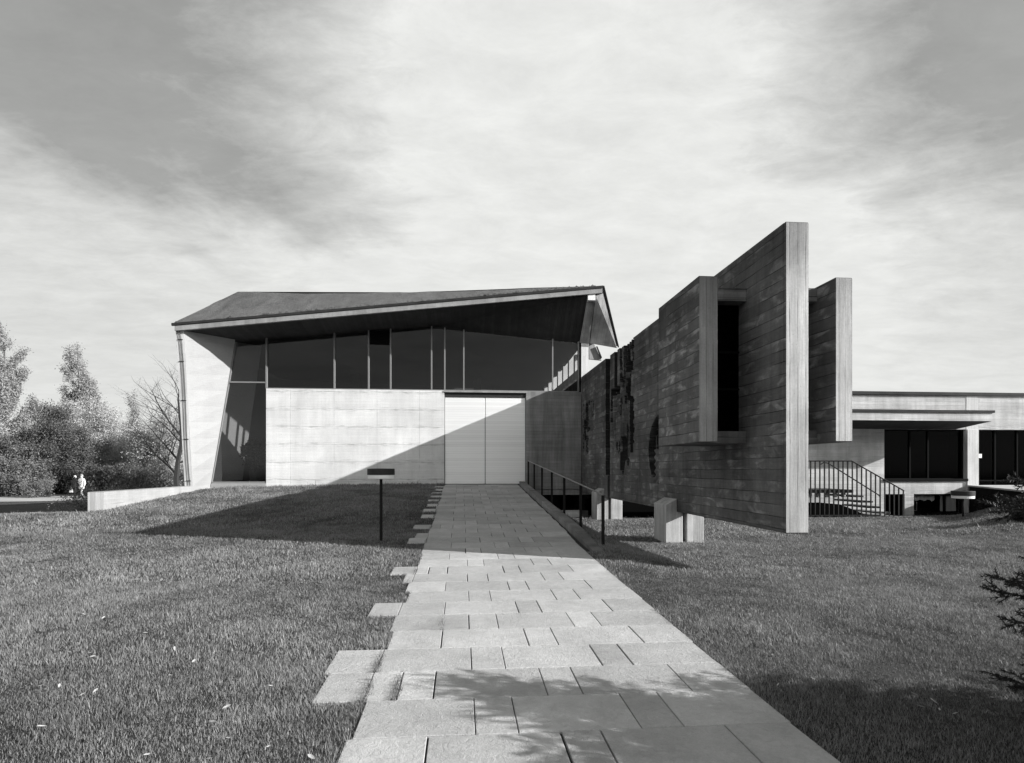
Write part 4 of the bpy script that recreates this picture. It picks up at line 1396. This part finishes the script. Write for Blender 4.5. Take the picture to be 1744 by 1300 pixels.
def build_trees():
    TG = 'trees of the park beyond the road'
    # name, px, py_top, depth, cfg, seed, leaf, n, size, spread, squash, label
    L = [
        ('poplar_tree', -12, 548, 58, 'poplar', 21, 'leaf_poplar', 40000, .24, .28, (1.75, 1.5), 'tall broad poplar with rising branches at the left edge of the park'),
        ('poplar_tree', 163, 588, 66, 'poplar', 5, 'leaf_poplar', 30000, .24, .26, (1.35, 1.2), 'spiky-topped poplar standing alone above the pale blossoming trees'),
        ('poplar_tree', 224, 666, 84, 'poplar', 9, 'leaf_poplar', 8000, .26, .3, (1.0, 1.0), 'small distant poplar tip just right of the spiky-topped poplar'),
        ('park_tree', 92, 690, 52, 'round', 13, 'leaf_dark', 26000, .20, .38, (1.25, 1.0), 'dark round tree with dense foliage behind the two walkers'),
        ('park_tree', 8, 712, 57, 'round', 15, 'leaf_light', 15000, .19, .40, (1.2, 1.0), 'pale small tree below the broad poplar at the left edge'),
        ('blossoming_tree', 150, 684, 62, 'round', 17, 'leaf_light', 24000, .18, .42, (1.2, 1.0), 'pale blossoming tree in front of the spiky-topped poplar'),
        ('blossoming_tree', 205, 690, 60, 'round', 19, 'leaf_light', 24000, .18, .42, (1.1, 1.0), 'pale blossoming tree between the poplar and the bare tree'),
        ('blossoming_tree', 258, 694, 56, 'round', 23, 'leaf_light', 22000, .17, .40, (1.15, 1.0), 'pale blossoming tree low behind the bare tree'),
        ('blossoming_tree', 290, 700, 62, 'round', 25, 'leaf_light', 14000, .18, .40, (1.1, 1.0), 'pale blossoming tree half hidden by the slanted edge of the hall'),
        ('park_tree', 60, 735, 60, 'round', 27, 'leaf_shrub', 15000, .2, .4, (1.1, 1.0), 'mid grey tree filling the gap left of the dark round tree'),
    ]
    for nm, px, py, zc, cfg, seed, lm, n, sz, sp, sq, lab in L:
        h, x, y = top_h(px, py, zc)
        make_tree(nm, x, y, h, cfg, seed, lm, int(n * 3.4), sz * .46, sp * .8, lab, 'tree', TG, squash=sq, trunk_frac=.6 if cfg == 'poplar' else .5, barkm='bark_pale')
    h, x, y = top_h(303, 600, 45)
    make_tree('bare_tree', x, y, h, 'bare', 8, None, 0, 0, 0, 'leafless tree with dark fine branches beside the slanted edge of the hall', 'tree', trunk_frac=.45, squash=(1.9, 1.3), lean=-.16)
    for i, (x, y, h) in enumerate(((-10.5, -20, 10.5), (2.0, -24, 11.5))):
        make_tree('bare_tree', x, y, h, 'bare', 31 + i, None, 0, 0, 0,
                  ['leafless tree south of the lawn, mirrored in the glass left of the vent', 'leafless tree south of the lawn, mirrored in the glass above the door'][i],
                  'tree', trunk_frac=.45, squash=(1.3, 1.3), base_z=0)
    SG = 'shrubs along the park road'
    S = [
        (6, 742, 50, 61, 'leaf_shrub', 9000, .15, 'large bushy shrub at the far left beside the road'),
        (30, 775, 47, 62, 'leaf_shrub', 6000, .13, 'loose shrub between the left edge and the small round bush'),
        (63, 818, 44.5, 63, 'leaf_shrub', 3500, .09, 'small round bush at the roadside left of the walkers'),
        (120, 786, 53, 64, 'leaf_dark', 9000, .14, 'dark shrub directly behind the two walkers'),
        (178, 792, 51, 65, 'leaf_dark', 9000, .13, 'tall dark hedge shrub right of the walkers'),
        (214, 794, 51, 66, 'leaf_dark', 9000, .13, 'dark twiggy hedge shrub above the middle of the low wall'),
        (252, 792, 50, 67, 'leaf_shrub', 8000, .12, 'grey-leaved hedge shrub left of the bare trunk'),
        (292, 786, 49, 68, 'leaf_shrub', 7000, .12, 'low hedge shrub at the foot of the bare tree'),
        (1758, 843, 14.6, 70, 'leaf_ever', 7000, .05, 'low dark bush on the bank at the right edge, nearest of the dark bushes'),
        (1732, 851, 16.4, 71, 'leaf_ever', 7000, .05, 'low dark bush on the bank between the nearest dark bush and the terrace'),
        (1704, 858, 18.4, 72, 'leaf_ever', 6000, .05, 'low dark bush on the bank in front of the terrace wall'),
        (1680, 864, 20.0, 73, 'leaf_ever', 5000, .05, 'small dark bush nearest to the square pier of the annex'),
        (172, 812, 22.5, 69, 'leaf_shrub', 5000, .055, 'leafy bush right behind the end of the low wall'),
    ]
    for px, py, zc, seed, lm, n, sz, lab in S:
        h, x, y = top_h(px, py, zc)
        make_tree('shrub', x, y, h, 'shrub', seed, lm, int(n * 1.8), sz * .7, sz * 1.4, lab, 'shrub', SG, stems=6, trunk_frac=.55, squash=(1.25, 1.1))
    # a far belt of wood closing the view behind hall and annex
    for i, (px, py, zc) in enumerate(((330, 770, 95), (-60, 700, 75), (-130, 640, 68))):
        h, x, y = top_h(px, py, zc)
        make_tree('park_tree', x, y, h, 'round', 80 + i, 'leaf_shrub', 6000, .3, .5, ['far grey tree hidden behind the hall', 'mid grey tree just outside the left edge', 'large grey tree further outside the left edge'][i], 'tree', TG, squash=(1.3, 1))


build_trees()


def build_potted_plant():
    x, y = W(437, 800, Y=22.9).x, 22.9
    root = empty('potted_plant', (x, y, ZF))
    tag(root, 'dark leafy plant in a tall pot inside the slanted corner window', 'plant')
    MB().lathe(x, y, [(.15, ZF + .001), (.19, ZF + .02), (.27, ZF + .44), (.28, ZF + .5), (.25, ZF + .5)], 20).build('pot', [M['pot']], root)
    rng = np.random.default_rng(4)
    n = 2600
    u = rng.normal(size=(n, 3)); u /= np.linalg.norm(u, axis=1)[:, None]
    r = rng.random(n) ** .4
    c = u * r[:, None] * np.array([.50, .45, .62])
    c += np.array([0, 0, 1.12])
    c[:, 0] -= .10 * (c[:, 2] - .8)
    lump = 1 + .25 * np.sin(c[:, 0:1] * 14) * np.sin(c[:, 2:3] * 11)
    c[:, :2] *= lump
    v, f = leaf_cloud(c, None, .075, rng, 2.0)
    np_mesh('foliage', v, f, 4, M['leaf_plant'], tone=np.repeat(rng.random(n), 4), parent=root, world_coords=False)
    MB().tube([(x, y, ZF + .45), (x - .03, y, ZF + 1.3)], [.03, .015], 6).build('stem', [M['bark']], root)


build_potted_plant()


def build_spruce():
    """low wide spruce standing right of the camera; its branch tips reach into the picture and its shade lies on the lawn"""
    x0, y0 = 4.60, 1.50
    zg = float(ground_z(x0, y0))
    root = empty('spruce_tree', (x0, y0, zg))
    tag(root, 'dark spruce whose needled branch tips reach in at the right edge', 'tree')
    r = random.Random(12)
    rng = np.random.default_rng(12)
    mb = MB()
    H = 1.55
    mb.tube([(0, 0, -.1), (0, 0, H * .5), (.03, 0, H)], [.10, .06, .012], 8)
    P0, D0, Ls = [], [], []

    def twig(p, d, l):
        P0.append(p); D0.append(d.normalized()); Ls.append(l)
        mb.tube([p, p + d.normalized() * l], [.004, .002], 3, cap=False)
    z = .20
    while z < H - .06:
        t = z / H
        L = 1.72 * (1 - t ** 3.2) ** .6
        nb = 15 if t < .7 else 9
        for k in range(nb):
            az = 2 * math.pi * (k + r.random() * .8) / nb
            l = L * r.uniform(.80, 1.06) * (1 + .36 * max(0, math.cos(az - R(140))) ** 3)
            drop = -.10 - .05 * (1 - t)
            d = Vector((math.cos(az), math.sin(az), drop + r.uniform(-.05, .07)))
            p = Vector((0, 0, z + r.uniform(-.05, .05)))
            n = 7
            pts = [p]
            for i in range(n):
                dd = (d + Vector((0, 0, .05 * i)) + Vector((r.gauss(0, .05), r.gauss(0, .05), 0))).normalized()
                p = p + dd * (l / n)
                pts.append(p)
            mb.tube(pts, [.014 * (1 - i / (n + 1.5)) for i in range(n + 1)], 4, cap=False)
            s = .22
            while s < l:
                i = min(int(s / l * n), n - 1)
                b = pts[i].lerp(pts[i + 1], s / l * n - i)
                loc = (pts[i + 1] - pts[i]).normalized()
                side = loc.cross(Vector((0, 0, 1))).normalized()
                for sg in (-1, 1):
                    tl = (.15 + .34 * (1 - s / l)) * r.uniform(.6, 1.25) * (.6 + .4 * min(1, l))
                    td = loc * .75 + side * sg * r.uniform(.5, .9) + Vector((0, 0, r.uniform(-.45, .25)))
                    twig(b, td, tl)
                    if tl > .12:
                        for q in (.3, .5, .75):
                            bb = b + td.normalized() * tl * q
                            s2 = td.normalized().cross(Vector((0, 0, 1))).normalized()
                            twig(bb, td.normalized() + s2 * r.choice((-.8, .8)) + Vector((0, 0, r.uniform(-.2, .1))), tl * .42)
                s += .052
            twig(pts[-2], pts[-1] - pts[-2], .15)
        z += .135 if t < .6 else .17
        if .50 < z < 1.42:      # the long boughs on the side of the path
            for q in range(3):
                az = R(r.uniform(131, 145)); l = r.uniform(1.95, 2.28) - max(0, z - 1.1) * .3
                p = Vector((0, 0, z + r.uniform(-.06, .06))); pts = [p]; n = 8
                d = Vector((math.cos(az), math.sin(az), r.uniform(-.12, .02)))
                for i in range(n):
                    dd = (d + Vector((r.gauss(0, .06), r.gauss(0, .06), .015 * i))).normalized(); p = p + dd * (l / n); pts.append(p)
                mb.tube(pts, [.014 * (1 - i / (n + 1.5)) for i in range(n + 1)], 4, cap=False)
                s = 1.0
                while s < l:
                    i = min(int(s / l * n), n - 1)
                    b = pts[i].lerp(pts[i + 1], s / l * n - i); loc = (pts[i + 1] - pts[i]).normalized(); side = loc.cross(Vector((0, 0, 1))).normalized()
                    for sg in (-1, 1):
                        tl = (.10 + .22 * (1 - (s - 1) / (l - 1))) * r.uniform(.6, 1.3)
                        td = loc * .7 + side * sg * r.uniform(.4, .9) + Vector((0, 0, r.uniform(-.5, .45)))
                        twig(b, td, tl)
                        for u_ in (.35, .65):
                            twig(b + td.normalized() * tl * u_, td.normalized() + Vector((r.gauss(0, .6), r.gauss(0, .6), r.gauss(0, .4))), tl * .5)
                    s += .055
    me = bpy.data.meshes.new('trunk')
    me.from_pydata(mb.v, [], mb.f); me.materials.append(M['bark']); me.update()
    link('trunk', me, root, world_coords=False)
    P = np.array(P0); Dn = np.array(D0); Lv = np.array(Ls)
    reps = np.maximum((Lv * 420).astype(int), 8)
    idx = np.repeat(np.arange(len(P)), reps)
    n = len(idx)
    t = rng.random(n)
    base = P[idx] + Dn[idx] * (Lv[idx] * t)[:, None]
    rad = rng.normal(size=(n, 3)); rad -= (rad * Dn[idx]).sum(1)[:, None] * Dn[idx]; rad /= np.linalg.norm(rad, axis=1)[:, None]
    nd = rad * .85 + Dn[idx] * .65
    nd /= np.linalg.norm(nd, axis=1)[:, None]
    tip = base + nd * rng.uniform(.016, .028, n)[:, None]
    sd = np.cross(nd, rng.normal(size=(n, 3))); sd /= np.linalg.norm(sd, axis=1)[:, None]
    sd *= .0024
    v = np.stack([base - sd, base + sd, tip], 1).reshape(-1, 3)
    np_mesh('needles', v, np.arange(n * 3), 3, M['needle'], tone=np.repeat(rng.random(n), 3), parent=root, world_coords=False)
    print('spruce needles', n)


build_spruce()


# ------------------------------------------------------------------ lawn
def in_slab(X, Y, grow=0.0):
    n = np.floor((Y - 3.29) / 0.5).astype(int)
    left = np.array([PAV_LEFT.get(int(k), -0.62) for k in n.ravel()]).reshape(n.shape)
    right = np.where(Y > 9.3, 2.30, np.minimum(2.05, 1.925 + 0.014 * (Y - 3.0)))
    return (X > left - grow) & (X < right + grow) & (Y < 21.5)


def vnoise(X, Y, size, seed):
    """value noise in -1..1 with cells of the given size"""
    g = np.random.default_rng(seed).uniform(-1, 1, (256, 256))
    x = X / size + 57.3; y = Y / size + 31.7
    x = x + .35 * np.sin(y * 1.3 + seed); y = y + .35 * np.sin(x * 1.1)
    ix = np.floor(x).astype(int); iy = np.floor(y).astype(int)
    fx = x - ix; fy = y - iy
    fx = fx * fx * (3 - 2 * fx); fy = fy * fy * (3 - 2 * fy)
    a = g[ix % 256, iy % 256]; b = g[(ix + 1) % 256, iy % 256]
    c = g[ix % 256, (iy + 1) % 256]; d = g[(ix + 1) % 256, (iy + 1) % 256]
    return (a * (1 - fx) + b * fx) * (1 - fy) + (c * (1 - fx) + d * fx) * fy


def build_grass():
    rng = np.random.default_rng(77)
    zones = [
        # ymin, ymax, density, height, width, reach beyond the frame
        (2.3, 4.6, 14000, .022, .0015),
        (4.6, 7.5, 8000, .024, .0022),
        (7.5, 12.5, 3400, .029, .0038),
        (12.5, 21.4, 1300, .040, .0075),
    ]
    Vs, Ts = [], []
    for (y0, y1, dens, hgt, wid) in zones:
        xa, xb = -1.0 * y1 - .6, 1.12 * y1 + .6
        xa = max(xa, -11.6); xb = min(xb, 21)
        n = int((xb - xa) * (y1 - y0) * dens)
        X = rng.uniform(xa, xb, n); Y = rng.uniform(y0, y1, n)
        keep = (X > -.84 * Y - .6) & (X < 1.10 * Y + .6)
        keep &= ~in_slab(X, Y, -0.022) & ~(in_slab(X, Y, -0.002) & (rng.random(n) < .45))
        keep &= ~((X > -9.3) & (X < -8.9) & (Y > 15.5))
        keep &= ~((X < -9.3) & (Y > 16.5))
        keep &= ~((X > 2.3) & (Y > 20.9)) & ~((Y > 15.3) & (X > 16.1 + (Y - 15.3) * .57)) & ~((X > 7.5) & (X < 12.5) & (Y > 18.7))
        keep &= ~((X > -8.9) & (X < -8.3) & (Y > 20.9))
        X, Y = X[keep], Y[keep]
        n = len(X)
        # tussocks, worn and thin places
        c1 = vnoise(X, Y, .30, 1) * .6 + vnoise(X, Y, .16, 2) * .4
        c2 = vnoise(X, Y, 1.3, 3) * .6 + vnoise(X, Y, .6, 4) * .4
        c3 = vnoise(X, Y, .07, 5)
        thin = (c2 * .6 + c1 * .5 < -.34) & (rng.random(n) < .80)
        edge = in_slab(X, Y, .10)
        h = hgt * (1 + .50 * c1 + .25 * c3 + .25 * c2) * rng.uniform(.45, 1.35, n) * np.where(edge, 1.05, 1.0)
        h = np.where(thin, h * .35, h)
        h = np.clip(h, .008, .11)
        nearf = (Y > 20.6) & (X < -.5)
        h = np.where(nearf, h * 2.0, h)
        long = rng.random(n) < .012
        h = np.where(long, h * 2.2, h)
        z = ground_z(X, Y) - .012
        az = rng.uniform(0, 2 * np.pi, n)
        comb = .5 * np.sin(X * 2.1 + Y * 1.3)
        lx = np.cos(az) * .75 + .25 * comb; ly = np.sin(az) * .75 + .15
        ln = rng.uniform(.25, 1.15, n) * h
        dx, dy = lx * ln, ly * ln
        wx = -np.sin(az + rng.uniform(-.9, .9, n)); wy = np.cos(az + rng.uniform(-.9, .9, n))
        wd = wid * rng.uniform(.6, 1.3, n)
        B = np.stack([X, Y, z], -1)
        Wv = np.stack([wx * wd, wy * wd, np.zeros(n)], -1)
        mid = B + np.stack([dx * .35, dy * .35, h * .62], -1)
        tip = B + np.stack([dx, dy, h], -1)
        v = np.stack([B - Wv, B + Wv, mid + Wv * .75, mid - Wv * .75, tip], 1)
        Vs.append(v.reshape(-1, 3))
        tone = np.clip(.42 + .30 * c2 + .20 * c1 + .08 * c3 + rng.normal(0, .19, n) + .5 * (rng.random(n) < .05) * (c2 > -.3), 0, 1)
        Ts.append(np.repeat(tone, 5))
    # tufts growing in the open joints along the left side of the paving
    J = []
    for n_ in (1, 2, 9, 14, 17, 20, 22, 24, 26):
        J.append((-0.62, n_, 260 if n_ < 3 else 60))
    J += [(-0.43, 1, 330), (-0.18, 4, 60), (0.075, 0, 25)]
    P_ = []
    for xj, n_, cnt in J:
        yy = 3.29 + .5 * n_ + np.clip(rng.normal(.16, .13, cnt), 0, .5)
        P_.append(np.stack([xj + rng.normal(0, .014, cnt), yy], -1))
    P_ = np.concatenate(P_); n = len(P_); X, Y = P_[:, 0], P_[:, 1]
    z = path_z(Y) - .01; h = rng.uniform(.012, .05, n); az = rng.uniform(0, 6.28, n)
    B = np.stack([X, Y, z], -1); Wv = np.stack([np.cos(az + 1.5), np.sin(az + 1.5), np.zeros(n)], -1) * .0022
    lean_ = np.stack([np.cos(az) * h * .7, np.sin(az) * h * .7, h], -1)
    Vs.append(np.stack([B - Wv, B + Wv, B + lean_ * .5 + Wv * .7, B + lean_ * .5 - Wv * .7, B + lean_], 1).reshape(-1, 3))
    Ts.append(np.repeat(rng.uniform(.1, .7, n), 5))
    V = np.concatenate(Vs); T = np.concatenate(Ts)
    n = len(V) // 5
    b = np.arange(n) * 5
    tri = np.stack([b, b + 1, b + 2, b, b + 2, b + 3, b + 3, b + 2, b + 4], -1).ravel()
    tag(np_mesh('grass', V, tri, 3, M['grass'], tone=T), 'short rough lawn grass on both sides of the path', 'grass', kind='stuff')
    print('blades', n)


build_grass()


def build_leaves():
    r = random.Random(44)
    spots = [(176, 1052), (143, 1046), (248, 1078), (158, 1118), (117, 1110), (153, 1112), (354, 1127), (330, 1126), (68, 1168), (140, 1183),
             (163, 1176), (90, 1188), (298, 1105), (414, 1048), (370, 999), (466, 998), (500, 1047), (386, 1204), (363, 1229), (389, 1257),
             (250, 1285), (435, 1212), (457, 1272), (530, 1289), (461, 1168), (183, 1023), (262, 1035), (38, 1114), (101, 1168), (620, 1165),
             (1290, 1086), (1316, 1115), (1385, 1156), (1325, 1166), (1557, 1182), (1590, 1194), (1600, 1208), (1627, 1215), (1568, 1203), (1495, 1132), (1694, 1170),
             (388, 1105), (290, 1150), (205, 1243), (356, 1292), (70, 1237)]
    lab = 'small pale fallen leaf lying in the lawn'
    proto = None
    me = bpy.data.meshes.new('fallen_leaf')
    vs = [(-.5, 0, 0), (-.2, .2, .06), (.2, .22, .08), (.5, 0, .1), (.2, -.22, .05), (-.2, -.2, .03), (0, 0, -.03)]
    me.from_pydata(vs, [], [(0, 1, 6), (1, 2, 6), (2, 3, 6), (3, 4, 6), (4, 5, 6), (5, 0, 6)])
    me.materials.append(M['leaf_fallen'])
    for (px, py) in spots:
        p = W(px, py, Z=.03)
        z = float(ground_z(p.x, p.y)) + .05
        p = W(px, py, Z=z)
        o = bpy.data.objects.new('fallen_leaf', me)
        col.objects.link(o)
        s = r.uniform(.03, .058)
        o.location = (p.x, p.y, z)
        o.scale = (s, s * r.uniform(.6, 1), s)
        o.rotation_euler = (r.uniform(-.5, .5), r.uniform(-.5, .5), r.uniform(0, 6.28))
        tag(o, lab, 'leaf', 'fallen leaves on the lawn')


build_leaves()


# ------------------------------------------------------------------ two walkers on the road
def skin_mesh(name, nodes, edges, mat, parent, sub=2):
    me = bpy.data.meshes.new(name)
    me.from_pydata([n[0] for n in nodes], edges, [])
    me.materials.append(mat)
    o = bpy.data.objects.new(name, me)
    col.objects.link(o)
    o.parent = parent
    sk = o.modifiers.new('skin', 'SKIN')
    lay = me.skin_vertices[0].data
    for i, n in enumerate(nodes):
        r_ = n[1] if isinstance(n[1], tuple) else (n[1], n[1])
        lay[i].radius = r_
    lay[0].use_root = True
    ss = o.modifiers.new('sub', 'SUBSURF'); ss.levels = sub; ss.render_levels = sub
    return o


def person(px, zc, face, H, coatm, hairm, label, skirt, scarf=False):
    x, y = at_px(px, zc)
    zg = float(ground_z(x, y)) + .004
    root = empty('person', (x, y, zg), face)
    tag(root, label, 'person', 'two people walking on the park road')
    k = H / 1.70
    def q(a, b, c): return (a * k, b * k, c * k)
    # body faces local -Y
    N = [(q(0, 0, .95), .145 * k), (q(0, 0, 1.15), .125 * k), (q(0, .01, 1.36), (.165 * k, .115 * k)), (q(0, 0, 1.47), .06 * k), (q(0, -.01, 1.56), .085 * k), (q(0, -.01, 1.64), .082 * k),
         (q(.17, 0, 1.38), .065 * k), (q(.23, .03, 1.12), .045 * k), (q(.24, -.05, .90), .034 * k), (q(.235, -.08, .80), .03 * k),
         (q(-.17, 0, 1.38), .065 * k), (q(-.23, -.02, 1.12), .045 * k), (q(-.25, .06, .90), .034 * k), (q(-.25, .07, .80), .03 * k),
         (q(.09, 0, .88), .10 * k), (q(.09, -.10, .50), .062 * k), (q(.09, -.16, .10), .04 * k), (q(.09, -.30, .04), .035 * k),
         (q(-.09, 0, .88), .10 * k), (q(-.09, .08, .50), .062 * k), (q(-.09, .20, .12), .04 * k), (q(-.09, .08, .04), .035 * k)]
    E = [(0, 1), (1, 2), (2, 3), (3, 4), (4, 5), (2, 6), (6, 7), (7, 8), (8, 9), (2, 10), (10, 11), (11, 12), (12, 13), (0, 14), (14, 15), (15, 16), (16, 17), (0, 18), (18, 19), (19, 20), (20, 21)]
    skin_mesh('person_body', N, E, M['skin'] if skirt else coatm, root)
    # coat: flared tube with sleeves
    C = [(q(0, 0, 1.42), (.12 * k, .09 * k)), (q(0, 0, 1.30), (.20 * k, .14 * k)), (q(0, 0, 1.08), (.165 * k, .14 * k)), (q(0, 0, .85), (.20 * k, .17 * k)), (q(0, 0, .58 if skirt else .75), (.225 * k, .19 * k)),
         (q(.19, 0, 1.36), .08 * k), (q(.25, .03, 1.10), .066 * k), (q(.255, -.05, .88), .058 * k),
         (q(-.19, 0, 1.36), .08 * k), (q(-.25, -.02, 1.10), .066 * k), (q(-.265, .06, .88), .058 * k)]
    CE = [(0, 1), (1, 2), (2, 3), (3, 4), (1, 5), (5, 6), (6, 7), (1, 8), (8, 9), (9, 10)]
    skin_mesh('coat', C, CE, coatm, root)
    # hair / headscarf shell
    hb = MB()
    ns = 12
    prof = [(.02, 1.735), (.065, 1.72), (.093, 1.68), (.102, 1.62), (.095, 1.56), (.07, 1.53)]
    vs = []
    for r_, z in prof:
        for i in range(ns):
            a = 2 * math.pi * i / ns
            front = .55 if math.sin(a) < -.3 and z < 1.66 else 1.0
            vs.append((r_ * math.cos(a) * k, (r_ * math.sin(a) * front + .012) * k, z * k))
    fs = [(i * ns + j, i * ns + (j + 1) % ns, (i + 1) * ns + (j + 1) % ns, (i + 1) * ns + j) for i in range(len(prof) - 1) for j in range(ns)]
    fs.append(tuple(range(ns)))
    me = bpy.data.meshes.new('hair'); me.from_pydata(vs, [], fs); me.materials.append(hairm)
    me.polygons.foreach_set('use_smooth', [True] * len(me.polygons)); me.update()
    o = link('hair', me, root, world_coords=False)
    # face features
    fb = MB()
    for sx in (-1, 1):
        fb.box(sx * .034 * k - .012 * k, sx * .034 * k + .012 * k, -.102 * k, -.092 * k, 1.605 * k, 1.617 * k)
    fb.box(-.022 * k, .022 * k, -.098 * k, -.088 * k, 1.545 * k, 1.552 * k)
    me = bpy.data.meshes.new('face_features'); me.from_pydata(fb.v, [], fb.f); me.materials.append(M['shoe']); me.update()
    link('face_features', me, root, world_coords=False)
    nb = MB(); nb.add([(-.012 * k, -.09 * k, 1.575 * k), (.012 * k, -.09 * k, 1.575 * k), (0, -.118 * k, 1.575 * k), (0, -.09 * k, 1.61 * k)], [(0, 1, 2), (0, 2, 3), (2, 1, 3), (0, 3, 1)])
    me = bpy.data.meshes.new('nose'); me.from_pydata(nb.v, [], nb.f); me.materials.append(M['skin']); me.update()
    link('nose', me, root, world_coords=False)
    # shoes
    for nm, cx, cy, cz in (('shoe', .09, -.25, .04), ('shoe', -.09, .13, .05)):
        sb = MB().hexa([q(cx - .045, cy - .11, 0), q(cx + .045, cy - .11, 0), q(cx + .045, cy + .10, 0), q(cx - .045, cy + .10, 0),
                        q(cx - .03, cy - .08, .05), q(cx + .03, cy - .08, .05), q(cx + .035, cy + .09, .09), q(cx - .035, cy + .09, .09)])
        me = bpy.data.meshes.new('shoe'); me.from_pydata(sb.v, [], sb.f); me.materials.append(M['shoe']); me.update()
        link('shoe', me, root, world_coords=False)
    return x, y, zg


ZP = 44.0
xa, ya, za = person(127.5, ZP, R(-8), 1.64, M['coat_dark'], M['hair_pale'], 'person in a dark coat with pale hair walking on the left of the pair', False)
xb, yb, zb = person(139.0, ZP, R(-12), 1.72, M['coat_pale'], M['hair'], 'person in a long pale coat walking on the right of the pair', True)


def build_bag():
    x, y = at_px(121.0, ZP - .1)
    z = za + .42
    root = empty('carrier_bag', (x, y, z))
    tag(root, 'pale carrier bag hanging beside the walker in the dark coat', 'bag')
    MB().hexa([(x - .14, y - .05, z - .02), (x + .2, y - .05, z - .06), (x + .2, y + .05, z - .06), (x - .14, y + .05, z - .02),
               (x - .06, y - .03, z + .24), (x + .08, y - .03, z + .24), (x + .08, y + .03, z + .24), (x - .06, y + .03, z + .24)]) \
        .build('bag_body', [M['bag']], root, bevel=.02)
    MB().tube([(x - .03, y, z + .24), (x + .0, y, z + .38), (x + .05, y, z + .40), (x + .05, y, z + .24)], .008, 5).build('bag_handle', [M['bag']], root)


build_bag()
